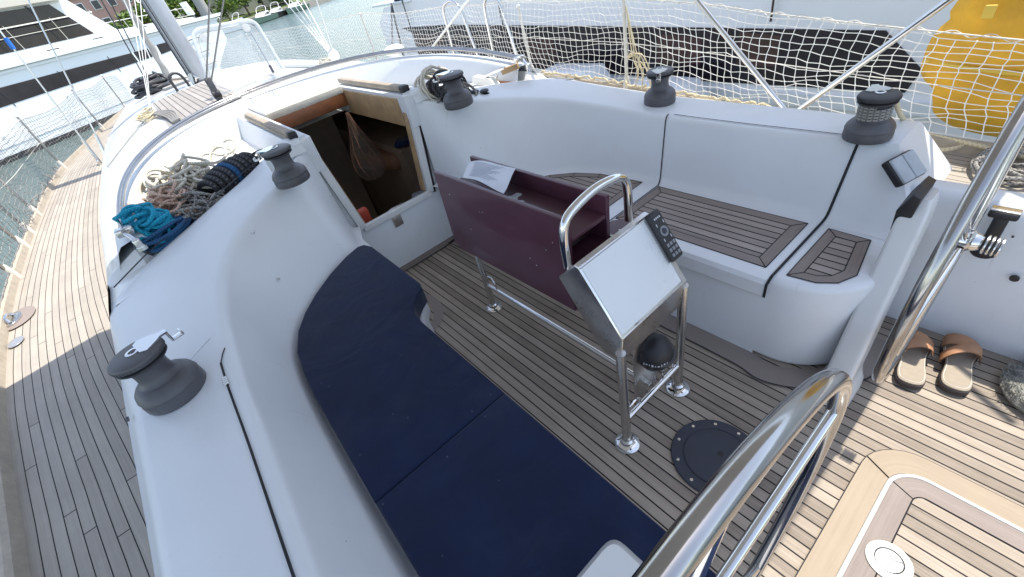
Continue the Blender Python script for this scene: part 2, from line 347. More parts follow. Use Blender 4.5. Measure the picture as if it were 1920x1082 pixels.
    def grid(s, G, uvf=None, flip=False):
        """G[i][j] -> point"""
        a = len(G); b = len(G[0]); vs = [p for row in G for p in row]; fs = []; uvs = []
        for i in range(a - 1):
            for j in range(b - 1):
                f = [i * b + j, (i + 1) * b + j, (i + 1) * b + j + 1, i * b + j + 1]
                if flip: f = f[::-1]
                fs.append(f)
                if uvf: uvs.append([uvf(*divmod(k, b)) for k in f])
        return s.add(vs, fs, uvs if uvf else None)
    def poly(s, pts, z, uvd=None):
        """flat n-gon with planar uv; uvd: angle of the plank direction"""
        a = uvd or 0.0; ca, sa = math.cos(a), math.sin(a)
        vs = [(p[0], p[1], z) for p in pts]; return s.add(vs, [tuple(range(len(pts)))], [[(p[0] * ca + p[1] * sa, -p[0] * sa + p[1] * ca) for p in pts]])
    def build(s, name, material, parent=None, smooth=35, world=True, uvs=True):
        me = bpy.data.meshes.new(name); o = bpy.data.objects.new(name, me)
        root = parent
        off = Vector((0, 0, 0))
        if world and parent is not None: off = ORG.get(parent.name, Vector((0, 0, 0)))
        me.from_pydata([tuple(p - off) for p in s.v], [], [tuple(f) for f in s.f]); me.update()
        if s.uv:
            ul = me.uv_layers.new(name='UVMap')
            for p in me.polygons:
                u = s.uv.get(p.index)
                if u:
                    for li, c in zip(p.loop_indices, u): ul.data[li].uv = c
        me.materials.append(MATS[material])
        if smooth:
            me.shade_smooth(); me.set_sharp_from_angle(angle=R(smooth))
        COL.objects.link(o)
        if parent is not None: o.parent = parent; ORG[o.name] = off
        return o

def thing(name, label, cat, loc=(0, 0, 0), group=None):
    o = bpy.data.objects.new(name, None); COL.objects.link(o); o.location = loc; ORG[o.name] = Vector(loc)
    o.empty_display_size = 0.1; return tag(o, label, cat, group)
def tag(o, label=None, cat=None, group=None, kind=None):
    if label: o['label'] = label
    if cat: o['category'] = cat
    if group: o['group'] = group
    if kind: o['kind'] = kind
    return o
def struct(o): o['kind'] = 'structure'; return o
def kids(o): return [c for c in bpy.data.objects if c.parent == o]
def copy_tree(o, parent=None):
    c = o.copy(); COL.objects.link(c)
    if parent is not None: c.parent = parent
    for ch in kids(o): copy_tree(ch, c)
    return c

def catmull(P, k=6, closed=False):
    P = [Vector(p) for p in P]; n = len(P); out = []
    for i in range(n if closed else n - 1):
        p0 = P[(i - 1) % n] if (closed or i > 0) else P[0] * 2 - P[1]; p1 = P[i]; p2 = P[(i + 1) % n]
        p3 = P[(i + 2) % n] if (closed or i < n - 2) else P[-1] * 2 - P[-2]
        for j in range(k):
            t = j / k; out.append(0.5 * ((2 * p1) + (p2 - p0) * t + (2 * p0 - 5 * p1 + 4 * p2 - p3) * t * t + (3 * p1 - p0 - 3 * p2 + p3) * t ** 3))
    if not closed: out.append(P[-1])
    return out
def mir(p): return Vector((p[0], -1.68 - p[1], *p[2:]))      # mirror about the centreline y = -0.84
def interp(x, xs, ys): return float(np.interp(x, xs, ys))

exec_parts = []
# ============================================================ OUR YACHT: hull, decks, roof
CL = -0.84
def smooth_interp(x, xs, ys): return sum(float(np.interp(x + d, xs, ys)) * k for d, k in ((-1.0, .1), (-.6, .2), (-.2, .2), (.2, .2), (.6, .2), (1.0, .1)))
def HB(x): return smooth_interp(x, [-3, 0, 1, 2, 3, 5, 7.8, 9.6, 12, 14.5, 16, 17], [1.42, 1.60, 1.74, 1.96, 2.12, 2.19, 2.15, 1.86, 1.42, .80, .35, .03])   # half beam at the toe rail
def HC(x): return smooth_interp(x, [-3, 0.3, 1.1, 1.8, 2.6, 4.5, 6.6, 9.1, 11.4], [1.42, 1.46, 1.50, 1.54, 1.585, 1.60, 1.57, 1.39, 1.20])            # half width of the cabin side at the deck
ZD = 0.46

for sgn, nm in ((1, 'port'), (-1, 'starboard')):
    mb = MB(); xs = np.linspace(-2.6 if sgn > 0 else 0.26, 16.9, 150); G = []; UV = []
    if sgn < 0: xs = np.linspace(-2.6, 16.9, 150)
    for x in xs:
        hb = HB(x) - 0.03; hc = HC(x) - 0.03 if x < 11.4 else 0.0
        if x < 0.25 and sgn < 0: hc = 1.17
        if x > 11.3: hc = max(0.0, 1.2 - (x - 11.3) * 8)
        row = []; uvr = []
        for j in range(9):
            h = hb + (hc - hb) * j / 8; row.append(Vector((x, CL + sgn * h, ZD))); uvr.append((x, (HB(x) - h) + 0.012))
        G.append(row); UV.append(uvr)
    mb.grid(G, uvf=lambda i, j: UV[i][j], flip=sgn < 0)
    o = mb.build('side_deck', 'teak_deck', smooth=0); struct(o)
    # toe rail
    mb = MB()
    for a, b in zip(xs[:-1], xs[1:]):
        pass
    P = [Vector((x, CL + sgn * HB(x), ZD)) for x in xs]
    prof = [(-.03, 0), (-.024, .045), (-.008, .052), (.010, .045), (.016, -.02)]
    G = [[Vector((p.x, p.y + sgn * a, p.z + b)) for a, b in prof] for p in P]
    mb.grid(G, flip=sgn > 0); o = mb.build('toe_rail', 'rail_tan'); struct(o)
    # topsides down to the water
    G = [[Vector((p.x, p.y + sgn * .016, ZD - .02)), Vector((p.x, p.y + sgn * .0, -.2)), Vector((p.x, p.y - sgn * .25, -1.0))] for p in P]
    mb = MB().grid(G, flip=sgn > 0); struct(mb.build('hull_side', 'hull_white'))

# ---- cockpit coaming as one loft per side
ST = [  # base (x,y) at z .42, crease (x,y,z), outer top (x,y,z)
    ((-1.6, .12), (-1.6, .26, .69), (-1.6, .44, .69)),
    ((-.4, .12), (-.4, .26, .69), (-.4, .46, .69)),
    ((.42, .12), (.42, .25, .695), (.42, .485, .70)),
    ((1.0, .115), (1.0, .235, .70), (1.0, .51, .70)),
    ((1.28, .105), (1.35, .225, .712), (1.4, .53, .70)),
    ((1.55, .08), (1.65, .19, .745), (1.7, .545, .71)),
    ((1.72, .01), (1.90, .13, .78), (2.0, .555, .725)),
    ((1.86, -.10), (2.08, .03, .81), (2.22, .555, .742)),
    ((1.97, -.21), (2.20, -.11, .84), (2.34, .40, .79)),
    ((2.06, -.33), (2.28, -.25, .87), (2.53, .04, .85)),
    ((2.14, -.44), (2.35, -.37, .90), (2.68, -.20, .88)),
    ((2.46, -.52), (2.46, -.50, .95), (2.74, -.44, .955))]
def section(b, c, o_, side_down=True):
    b = Vector((b[0], b[1], .42)); c = Vector(c); o_ = Vector(o_)
    pts = []
    q0 = b + Vector((0, -.0, 0)); fil = b.lerp(c, .09); bi = (c - b); inn = Vector((bi.x, bi.y, 0)); L = inn.length
    seat = b - (inn / max(L, 1e-6)) * .05
    for k in range(5):                      # fillet seat -> backrest
        t = k / 4; pts.append(seat.lerp(b, t).lerp(b.lerp(fil, t), t))
    a1 = b.lerp(c, .90); a2 = c.lerp(o_, .09); pts.append(b.lerp(c, .5))
    for k in range(7): t = k / 6; pts.append(a1.lerp(c, t).lerp(c.lerp(a2, t), t))
    e1 = c.lerp(o_, .90); dn = Vector((o_.x, o_.y + .022, o_.z - .045)) if side_down else o_ + Vector((0, 0, -.02))
    pts.append(c.lerp(o_, .5))
    for k in range(4): t = k / 3; pts.append(e1.lerp(o_, t).lerp(o_.lerp(dn, t), t))
    if side_down: pts.append(Vector((o_.x, CL + HC(o_.x), ZD - .01)))
    else:
        d = Vector((o_.x + .01, o_.y, o_.z - .10)); pts.append(d)
    return pts
BB = catmull([(*s[0], 0) for s in ST], 8); CC = catmull([s[1] for s in ST], 8); OO = catmull([s[2] for s in ST], 8)
SEC = [section(b, c, o_, i <= 56) for i, (b, c, o_) in enumerate(zip(BB, CC, OO))]
def sec_at(x):      # section interpolated at the crease x
    for i in range(len(CC) - 1):
        if CC[i].x <= x <= CC[i + 1].x:
            t = (x - CC[i].x) / (CC[i + 1].x - CC[i].x); return [a.lerp(b, t) for a, b in zip(SEC[i], SEC[i + 1])]
struct(MB().grid(SEC).build('cockpit_coaming', 'gelcoat', smooth=50))
i0 = next(i for i, c in enumerate(CC) if c.x > .33)
S2 = [[mir(p) for p in s_] for s_ in SEC[i0:]]
# slanted after end of the starboard coaming
endc = [Vector((p.x - .16 * (1 - (p.z - .42) / .28) if p.z > .42 else p.x - .16, p.y, p.z)) for p in S2[0]]
S2 = [endc] + S2
mb = MB().grid(S2, flip=True)
mb.add(endc, [tuple(range(len(endc)))])
struct(mb.build('cockpit_coaming', 'gelcoat', smooth=50))

# ---- seats (top, lip, front) both sides
def yi(x): return interp(x, [-3, 1.34, 1.40, 1.46, 1.52, 2.3], [-.340, -.340, -.362, -.41, -.455, -.50])
def by(x): return interp(x, [p.x for p in BB], [p.y for p in BB])
for sgn in (1, -1):
    xs = list(np.linspace(-1.6 if sgn > 0 else .455, 2.46, 60)); G = []
    for x in xs:
        y0 = yi(x); y1 = max(by(x) - .045, y0 + .02)
        if sgn < 0 and x > 1.3: y0 = yi(x)
        row = [Vector((x, y0 + .003, 0)), Vector((x, y0 + .003, .335)), Vector((x, y0 - .016, .335)), Vector((x, y0 - .022, .345)), Vector((x, y0 - .022, .400)), Vector((x, y0 - .012, .416)), Vector((x, y0 + .02, .42)), Vector((x, y1, .42))]
        if sgn < 0: row = [mir(p) for p in row]
        G.append(row)
    struct(MB().grid(G, flip=sgn > 0).build('cockpit_seat', 'gelcoat', smooth=30))
# starboard after corner locker with its big rounded corner (plan outline), top at .42
oc = [Vector((.62, -1.3422, 0))]
for k in range(13):
    a = R(90) * k / 12; oc.append(Vector((.42 - .26 * math.sin(a), -1.343 - .26 * (1 - math.cos(a)), 0)))
oc += [Vector((.16, -1.80, 0)), Vector((.62, -1.80, 0))]
bm_poly = [(p.x, p.y) for p in oc]
struct(MB().prism(bm_poly, 0.0, .419, bevel=.03, seg=5).build('corner_locker', 'gelcoat', smooth=40))
struct(MB().prism([(-1.6, -.37), (-1.6, -1.31), (-1.58, -1.31)], -.3, -.28).build('bilge_plate', 'black'))

# ---- dark seams between the lids
def strip(pts, nrm, w_, name='seam_line', material='seam', lift=.0025):
    mb = MB(); L_ = []
    for i, p in enumerate(pts):
        t = (pts[min(i + 1, len(pts) - 1)] - pts[max(i - 1, 0)]).normalized(); s_ = t.cross(nrm[i] if isinstance(nrm, list) else nrm).normalized() * w_ / 2
        n_ = (nrm[i] if isinstance(nrm, list) else nrm).normalized() * lift; L_.append([p - s_ + n_, p + s_ + n_])
    return struct(mb.grid(L_).build(name, material, smooth=0))
def seam_section(x, sgn=-1, upto=13, start_y=None, w_=.007):
    s_ = sec_at(x)[:upto]; xb = s_[0].x; pts = [Vector((xb, yi(xb) - .023, .345)), Vector((xb, yi(xb) - .022, .405)), Vector((xb, yi(xb) + .012, .4205))] + [Vector(p) for p in s_]
    if sgn < 0: pts = [mir(p) for p in pts]
    nr = []
    for i in range(len(pts)):
        t = pts[min(i + 1, len(pts) - 1)] - pts[max(i - 1, 0)]; n_ = Vector((1, 0, 0)).cross(t).normalized()
        if n_.z < 0: n_ = -n_
        nr.append(n_)
    nr[0] = nr[1] = Vector((0, 1 if sgn < 0 else -1, .1))
    strip(pts, nr, w_, lift=.0035)
seam_section(1.262, w_=.006); seam_section(.447, w_=.010)
top = [mir(sec_at(x)[12].lerp(sec_at(x)[13], .03)) for x in np.linspace(.40, 1.235, 20)]
strip(top, Vector((0, 0, 1)), .006, lift=.004)
top = [sec_at(x)[12].lerp(sec_at(x)[13], .10) + Vector((0, 0, 0)) for x in np.linspace(-.6, 1.41, 30)]
strip(top, Vector((0, 0, 1)), .0065, lift=.004)
strip([sec_at(1.41)[12].lerp(sec_at(1.41)[13], .10), sec_at(1.45)[12].lerp(sec_at(1.45)[13], .0), sec_at(1.47)[11]], Vector((0, -.3, 1)), .004, lift=.004)
strip([Vector((1.55, .50, .7135)), Vector((1.50, .36, .722)), Vector((1.56, .26, .733))], Vector((0, 0, 1)), .002, lift=.002)
# lid hinge of the port lid
mb = MB()
for k in range(4): mb.rbox((1.335 - k * .011, .268, .7115), (.008, .014, .010), .002)
tag(mb.build('lid_hinge', 'chrome'), 'small chrome hinge on the seam of the near coaming lid', 'hinge')

# ---- sole, margins, helm well
mb = MB(); mb.poly([(-2.6, -1.86), (2.52, -1.86), (2.52, .3), (-2.6, .3)], 0.0); struct(mb.build('cockpit_sole', 'teak_sole', smooth=0))
mb = MB(); mb.poly([(2.42, -.50), (2.42, -1.18), (2.52, -1.18), (2.52, -.50)], .004, R(90)); mb.poly([(2.415, -.50), (2.42, -.50), (2.42, -1.18), (2.415, -1.18)], .0045)
struct(mb.build('sole_margin', 'teak_margin', smooth=0))
strip([Vector((2.416, -.50, 0)), Vector((2.416, -1.14, 0))], Vector((0, 0, 1)), .006, lift=.007)
mg = [Vector((2.44, -1.12, 0)), Vector((1.9, -1.155, 0)), Vector((1.5, -1.20, 0)), Vector((1.32, -1.285, 0)), Vector((1.0, -1.30, 0)), Vector((.5, -1.295, 0)), Vector((.36, -1.28, 0)), Vector((.22, -1.36, 0)), Vector((.13, -1.50, 0)), Vector((.10, -1.7, 0))]
mgc = catmull(mg, 8); strip(mgc, Vector((0, 0, 1)), .10, 'sole_margin', 'teak_margin_seat' if False else 'teak_margin', .004)
inner = []
for i, p in enumerate(mgc):
    t = (mgc[min(i + 1, len(mgc) - 1)] - mgc[max(i - 1, 0)]).normalized(); inner.append(p + Vector((-t.y, t.x, 0)) * -.05)
strip(inner, Vector((0, 0, 1)), .005, lift=.008)
# little margin bow round the port seat bracket
ring = [Vector((1.93 + .11 * math.cos(a), -.55 + .10 * math.sin(a) * 1.1, 0)) for a in np.linspace(R(200), R(360 + 10), 16)]
# bulkhead below and beside the companionway
OPN = dict(y0=-.61, y1=-1.07, t0=-.535, t1=-1.145, zs=.40, zt=.975)
XB = 2.49
def frame_face(mb, x, outer, inn):
    n = len(outer); mb.add([(x, *p) for p in outer] + [(x, *p) for p in inn], [(i, (i + 1) % n, n + (i + 1) % n, n + i) for i in range(n)])
mb = MB()
outer = [(-.30, -.02), (-1.38, -.02), (-1.38, .98), (-.30, .98)]; inn = [(OPN['y0'], OPN['zs']), (OPN['y1'], OPN['zs']), (OPN['t1'], OPN['zt'] + .02), (OPN['t0'], OPN['zt'] + .02)]
vs = [(XB, *p) for p in outer] + [(XB, *p) for p in inn]
mb.add(vs, [(0, 1, 5, 4), (1, 2, 6, 5), (3, 0, 4, 7)]); struct(mb.build('bulkhead', 'gelcoat', smooth=0))
# raised white frame round the opening
fr = MB()
def bar(mb, a, b, w_, d_, nrm=Vector((-1, 0, 0)), r=.004):
    a = Vector(a); b = Vector(b); t = (b - a); L_ = t.length; t.normalize(); s_ = t.cross(nrm).normalized(); n_ = s_.cross(t)
    rot = Matrix((t, s_, n_)).transposed(); mb.rbox((a + b) / 2, (L_, w_, d_), r, rot)
cm = thing('companionway', 'white framed companionway opening with wooden surround leading down into the cabin', 'companionway', (XB, CL, .4))
bar(fr, (XB - .012, OPN['y0'] + .022, OPN['zs'] - .018), (XB - .012, OPN['y1'] - .022, OPN['zs'] - .018), .040, .030)
bar(fr, (XB - .012, OPN['y0'] + .022, OPN['zs'] - .01), (XB - .012, OPN['t0'] + .022, .985), .045, .030)
bar(fr, (XB - .012, OPN['y1'] - .022, OPN['zs'] - .01), (XB - .012, OPN['t1'] - .022, .985), .045, .030)
fr.build('frame', 'gel_clean', cm)
gk = MB(); bar(gk, (XB - .004, OPN['y1'] - .056, OPN['zs'] - .03), (XB - .004, OPN['t1'] - .058, .96), .014, .02); gk.build('slide_groove', 'black', cm)
gw = MB(); bar(gw, (XB + .030, OPN['y0'] + .004, OPN['zs']), (XB + .030, OPN['t0'] + .004, .97), .03, .05); gw.build('door_jamb', 'wood_tan', cm); gw = MB(); bar(gw, (XB + .030, OPN['y1'] - .004, OPN['zs']), (XB + .030, OPN['t1'] - .004, .93), .03, .05)
gw.build('door_jamb', 'wood_tan', cm)

# ---- coach roof height field, lower inside the spray hood arch
def arch(t):      # t in -1..1, port to starboard
    return Vector((2.456 + 1.541 * (1 - abs(t) ** 2.065), CL - 1.207 * math.sin(t * math.pi / 2), .921 + .1676 * (1 - abs(t) ** 2.44)))
def inside_arch(x, y):
    d = (y - CL) / -1.207
    if abs(d) >= 1: return x < 2.456
    t = math.asin(d) / (math.pi / 2); return x < 2.456 + 1.541 * (1 - abs(t) ** 2.065)
HX0, HX1, HY0, HY1 = 2.56, 3.40, -.555, -1.125
def edge_h(x): k = min(1, max(0, (x - 2.2) / 1.2)); return 1.397 * (1 - k) + (HC(x) - .16) * k
def zroof(x, y):
    d = abs(y - CL); ho = edge_h(x); k = min(1, d / ho)
    fall = 0 if x < 7 else (x - 7) / 4.4 * .22
    return .755 + (.27 - fall) * (1 - k ** 2.5) - fall * .25
def zin(x, y):
    d = abs(y - CL); return .74 + .10 * (1 - min(1, d / 1.4) ** 2)
xs = sorted(set(list(np.round(np.arange(2.19, 4.3, .035), 4)) + list(np.round(np.linspace(4.3, 11.3, 60), 4)) + [HX0, HX1]))
mb = MB(); vid = {}; NY = 81
cols = sorted(set(list(np.round(np.linspace(-1, 1, NY), 4))))
G = {}
for i, x in enumerate(xs):
    ho = edge_h(x)
    for j, c_ in enumerate(cols):
        y = CL + c_ * ho
        z = (zin(x, y) if inside_arch(x, y) else zroof(x, y))
        if abs(c_) > .999: z -= .012
        G[i, j] = Vector((x, y, z))
fs = []; nc = len(cols)
for i in range(len(xs) - 1):
    for j in range(nc - 1):
        cx = (xs[i] + xs[i + 1]) / 2; cy = (G[i, j].y + G[i, j + 1].y) / 2
        if HX0 - .1 <= cx <= HX1 and HY1 - .0 <= cy <= HY0 + .0: continue
        if cx < 2.50 and abs(cy - CL) < 1.02 + max(0, 2.36 - cx) * .9: continue
        fs.append((i * nc + j, (i + 1) * nc + j, (i + 1) * nc + j + 1, i * nc + j + 1))
mb.add([G[i, j] for i in range(len(xs)) for j in range(nc)], [f[::-1] for f in fs]); o = mb.build('coach_roof', 'gel_clean', smooth=40); struct(o)
for sgn in (1, -1):       # cabin sides
    Gs = [[Vector((x, CL + sgn * edge_h(x), zroof(x, CL + edge_h(x)) - .012)), Vector((x, CL + sgn * (edge_h(x) + .02), .71 - (0 if x < 7 else (x - 7) / 4.4 * .1))), Vector((x, CL + sgn * HC(x), ZD - .01))] for x in xs]
    struct(MB().grid(Gs, flip=sgn < 0).build('cabin_side', 'gel_clean', smooth=40))
front = [[Vector((xs[-1] + k * .25, CL + c_ * edge_h(xs[-1]), (G[len(xs) - 1, j].z) * (1 - k) + (ZD - .01) * k)) for j, c_ in enumerate(cols)] for k in (0, .5, 1)]
struct(MB().grid(front, flip=True).build('cabin_front', 'gel_clean', smooth=60))
# moulded upstand under the hoops
ts = np.linspace(-1, 1, 90); Gu = []
for t in ts:
    p = arch(t); q = arch(min(1, t + .01)); r_ = arch(max(-1, t - .01)); tan = (q - r_); tan.z = 0; tan.normalize(); n_ = Vector((-tan.y, tan.x, 0))
    if (Vector((2.9, CL, 0)) - Vector((p.x, p.y, 0))).dot(n_) < 0: n_ = -n_            # n_ points inwards (aft)
    zt = p.z - .045; pi = p + n_ * .09; zb = zin(pi.x, pi.y) - .03
    zo = zroof(p.x - n_.x * .12, p.y - n_.y * .12) - .02
    row = [Vector((pi.x, pi.y, zb)), Vector((p.x + n_.x * .052, p.y + n_.y * .052, zt - .018)), Vector((p.x + n_.x * .040, p.y + n_.y * .040, zt - .003)), Vector((p.x, p.y, zt)), Vector((p.x - n_.x * .05, p.y - n_.y * .05, zt - .008)), Vector((p.x - n_.x * .075, p.y - n_.y * .075, zt - .03)), Vector((p.x - n_.x * .12, p.y - n_.y * .12, min(zo, zt - .03)))]
    Gu.append(row)
struct(MB().grid(Gu, flip=True).build('roof_upstand', 'gelcoat', smooth=50))
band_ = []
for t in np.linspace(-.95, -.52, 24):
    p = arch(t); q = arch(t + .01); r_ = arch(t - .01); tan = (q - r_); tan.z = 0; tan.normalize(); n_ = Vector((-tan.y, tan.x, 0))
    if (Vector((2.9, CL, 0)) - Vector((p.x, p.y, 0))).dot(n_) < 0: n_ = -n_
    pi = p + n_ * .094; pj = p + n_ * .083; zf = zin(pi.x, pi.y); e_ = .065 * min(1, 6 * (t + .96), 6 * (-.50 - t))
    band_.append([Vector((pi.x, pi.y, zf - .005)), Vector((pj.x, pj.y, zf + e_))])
struct(MB().grid(band_, flip=True).build('recess_shade_strip', 'black', smooth=0))  # black strip along the upstand foot, standing in for shade inside the recess

# ---- ledge and slides beside the hatch opening, sliding hatch, cabin inside
for sgn in (1, -1):
    f = (lambda y: y) if sgn > 0 else (lambda y: -1.68 - y)
    mb = MB(); mb.prism([(f(-.40), .80), (f(-.455), .975), (f(-.552), .985), (f(-.552), .80)], 2.455, 3.98, 'x', bevel=.008)
    struct(mb.build('hatch_ledge', 'gelcoat', smooth=40))
    sl_ = thing('hatch_slide', ('weathered grey wooden hatch slide with black end cap on the left of the companionway' if sgn > 0 else 'weathered wooden hatch slide with dark end cap on the right of the companionway'), 'hatch rail', (2.53, f(-.49), .985), 'slides beside the companionway hatch')
    b_ = MB(); b_.rbox((3.07, f(-.488), 1.003), (1.0, .042, .034), .008); b_.rbox((3.07, f(-.466), .994), (1.0, .012, .018), .003); b_.build('rail', 'wood_grey', sl_)
    b_ = MB(); b_.rbox((2.548, f(-.488), 1.003), (.062, .047, .040), .010); b_.build('end_cap', 'black', sl_)
    b_ = MB(); b_.prism([(2.43, .93), (2.47, .985), (2.56, .995), (2.56, .94)], f(-.455) - .04 * sgn if False else min(f(-.40), f(-.50)), max(f(-.40), f(-.50)), 'y', bevel=.008); struct(b_.build('ledge_end', 'gelcoat', smooth=40))
ht = thing('sliding_hatch', 'white sliding hatch pushed forward under the folded hood frame', 'hatch', (3.4, CL, .98))
b_ = MB(); b_.rbox((3.70, CL, .985), (.62, .555, .035), .012); b_.build('lid', 'gel_clean', ht)
b_ = MB(); b_.rbox((3.392, CL, .975), (.022, .56, .05), .006); b_.build('front_edge', 'old_white', ht)
# wooden surround inside the opening
b_ = MB(); b_.rbox((3.40, CL, .915), (.03, .56, .10), .004); b_.build('hatch_beam', 'mahogany', cm)
b_ = MB(); b_.rbox((2.98, OPN['t1'] + .012, .885), (.86, .028, .165), .004); b_.build('hatch_side', 'wood_tan', cm)
b_ = MB(); b_.rbox((2.98, OPN['t0'] - .012, .885), (.86, .028, .165), .004); b_.build('hatch_side', 'wood_tan', cm)
# cabin room
mb = MB(); x0, x1, y0, y1, z0, z1 = 2.50, 5.2, -1.95, .25, -1.1, .80
mb.add([(x0, y0, z0), (x1, y0, z0), (x1, y1, z0), (x0, y1, z0), (x0, y0, z1), (x1, y0, z1), (x1, y1, z1), (x0, y1, z1)],
       [(0, 1, 2, 3), (1, 5, 6, 2), (0, 4, 5, 1), (3, 2, 6, 7)])
struct(mb.build('cabin_interior', 'interior', smooth=0))
mb = MB(); mb.box((3.9, .0, .05), (1.4, .5, 1.2)); mb.box((4.1, -1.62, -.1), (1.7, .6, 1.1)); mb.box((4.6, -.7, .1), (.06, 1.2, 1.6)); struct(mb.build('cabin_joinery', 'interior_light', smooth=0))
ld = thing('companionway_ladder', 'dark wooden steps going down inside the companionway with a steel grab bar', 'ladder', (2.62, CL, -1.1))
for k in range(4):
    MB().rbox((2.64 + k * .10, CL, .18 - k * .27), (.16, .44, .035), .006).build('step', 'interior_light' if k else 'mahogany', ld)
for s_ in (-1, 1): b_ = MB(); bar(b_, (2.60, CL + s_ * .22, .30), (3.1, CL + s_ * .22, -1.0), .10, .025, Vector((0, 1, 0))); b_.build('side_board', 'mahogany', ld)
MB().tube(catmull([(2.78, -1.07, .02), (2.78, -1.07, .20), (2.80, -1.03, .25), (2.80, -.88, .25), (2.78, -.85, .20), (2.78, -.85, .05)], 5), .010).build('grab_bar', 'steel', ld)
for nm_, lab_, c_, sz_, m_, rt_ in (('locker_cushion', 'brown cushion on the bench deep inside the companionway', (3.7, -1.35, .32), (.6, .35, .14), 'interior', .3), ('folded_blanket', 'pale folded blanket inside the companionway', (3.35, -.48, .25), (.35, .28, .12), 'cloth_grey', .5), ('book', 'small dark book lying inside the companionway', (3.3, -1.42, .48), (.2, .14, .04), 'navy', .9), ('towel', 'white towel lying in the dark cabin beside the steps', (3.1, -1.30, .05), (.3, .2, .08), 'paper', -.4)):
    tag(MB().rbox(c_, sz_, min(sz_) * .35, Matrix.Rotation(rt_, 3, 'Z')).build(nm_, m_), lab_, nm_.replace('_', ' '))
# hanging string bag
nb = thing('string_bag', 'brownish string bag hanging in the dark companionway opening', 'net bag', (3.2, -1.02, .86))
rad = [(.01, .0), (.02, -.06), (.05, -.16), (.09, -.26), (.115, -.36), (.11, -.43), (.07, -.48), (.015, -.50)]
MB().lathe([(r_, z) for r_, z in rad], (3.2, -1.02, .86), 18).build('bag', 'string_mesh', nb)
b_ = MB()
for k in range(9):
    a = k * .7; b_.tube([(3.2 + r_ * 1.03 * math.cos(a + i * .2), -1.02 + r_ * 1.03 * math.sin(a + i * .2), .86 + z) for i, (r_, z) in enumerate(rad)], .0016, 4)
b_.build('cords', 'interior', nb)
tag(MB().rbox((2.66, -.66, .36), (.05, .10, .14), .02).build('orange_pouch', 'red'), 'small red orange pouch just inside the left side of the companionway', 'pouch')
tag(MB().rbox((XB - .006, -.81, .318), (.008, .062, .075), .002).build('vent_plate', 'steel_plate'), 'small square metal plate on the white wall under the companionway', 'plate')

# ---- teak slats inset in the starboard seats
def inset(pts, name, label, border=.045, z=.4215, ang=0.0):
    name = 'teak_panel'
    root = thing(name, label, 'slatted seat', (sum(p[0] for p in pts) / len(pts), sum(p[1] for p in pts) / len(pts), .42), 'teak slat panels on the right hand seat')
    n = len(pts); P = [Vector((p[0], p[1], 0)) for p in pts]; A = sum((P[i].x * P[(i + 1) % n].y - P[(i + 1) % n].x * P[i].y) for i in range(n)); s_ = 1 if A > 0 else -1
    I = []
    for i in range(n):
        a = (P[i] - P[i - 1]).normalized(); b = (P[(i + 1) % n] - P[i]).normalized(); na = Vector((-a.y, a.x, 0)) * s_; nb_ = Vector((-b.y, b.x, 0)) * s_
        m_ = (na + nb_); m_ = m_ / max(.3, (m_.length_squared / 2)); I.append(P[i] + m_ * border)
    mb = MB(); mb.poly([(p.x, p.y) for p in I], z, ang); mb.build('slats', 'teak_seat', root, smooth=0)
    mb = MB()
    for i in range(n):
        j = (i + 1) % n; t = (P[j] - P[i]); L_ = t.length
        mb.add([P[i] + Vector((0, 0, z + .0005)), P[j] + Vector((0, 0, z + .0005)), I[j] + Vector((0, 0, z + .0005)), I[i] + Vector((0, 0, z + .0005))], [(0, 1, 2, 3)], [[(i * 1.7, .5), (i * 1.7 + L_, .5), (i * 1.7 + L_, .5 + border), (i * 1.7, .5 + border)]])
    mb.build('border', 'teak_margin', root, smooth=0)
    mb = MB()
    for loop in (P, I):
        for i in range(n): mb.tube([loop[i] + Vector((0, 0, z)), loop[(i + 1) % n] + Vector((0, 0, z))], .0022, 4)
    for i in range(n):
        if (P[i] - P[i - 1]).length > .09 and (P[(i + 1) % n] - P[i]).length > .09: mb.tube([P[i] + Vector((0, 0, z + .001)), I[i] + Vector((0, 0, z + .001))], .0018, 4)
    mb.build('caulking', 'seam', root, smooth=0); return root
inset([(1.183, -1.388), (.487, -1.388), (.487, -1.733), (1.183, -1.733)], 'seat_slats', 'large rectangular teak slat panel on the middle of the right hand seat')
inset([(.412, -1.385), (.322, -1.395), (.268, -1.43), (.238, -1.50), (.272, -1.725), (.412, -1.733)], 'seat_slats', 'small teak slat panel on the rounded aft corner seat', border=.038, ang=0)
inset([(1.28, -1.39), (1.285, -1.735), (1.55, -1.715), (1.70, -1.66), (1.82, -1.575), (1.93, -1.45), (2.0, -1.30), (1.56, -1.275), (1.42, -1.388)], 'seat_slats', 'curved teak slat panel at the forward end of the right hand seat', border=.04)

# ---- blue cushions on the port seat
def cushion(outl, label, lbl_g='navy cushions on the left hand seat'):
    mb = MB().prism(outl, .423, .505, bevel=.009, seg=4)
    o = mb.build('seat_cushion', 'navy', smooth=60); return tag(o, label, 'cushion', lbl_g)
fore = [(.7685, -.342), (1.27, -.342), (1.34, -.350), (1.395, -.375), (1.43, -.415), (1.455, -.452), (1.50, -.468), (2.0, -.472), (2.06, -.455), (2.075, -.42)]
fore += [(2.04, -.335), (1.97, -.225), (1.87, -.11), (1.78, -.03), (1.68, .035), (1.56, .078), (1.42, .098), (1.28, .106), (1.0, .112), (.7685, .115)]
cushion(fore, 'front navy blue cushion with a curved outer corner and a notch near the companionway')
cushion([(-1.5, -.342), (.7675, -.342), (.7675, .115), (-1.5, .12)], 'rear navy blue cushion running down to the bottom edge beside the near wheel')
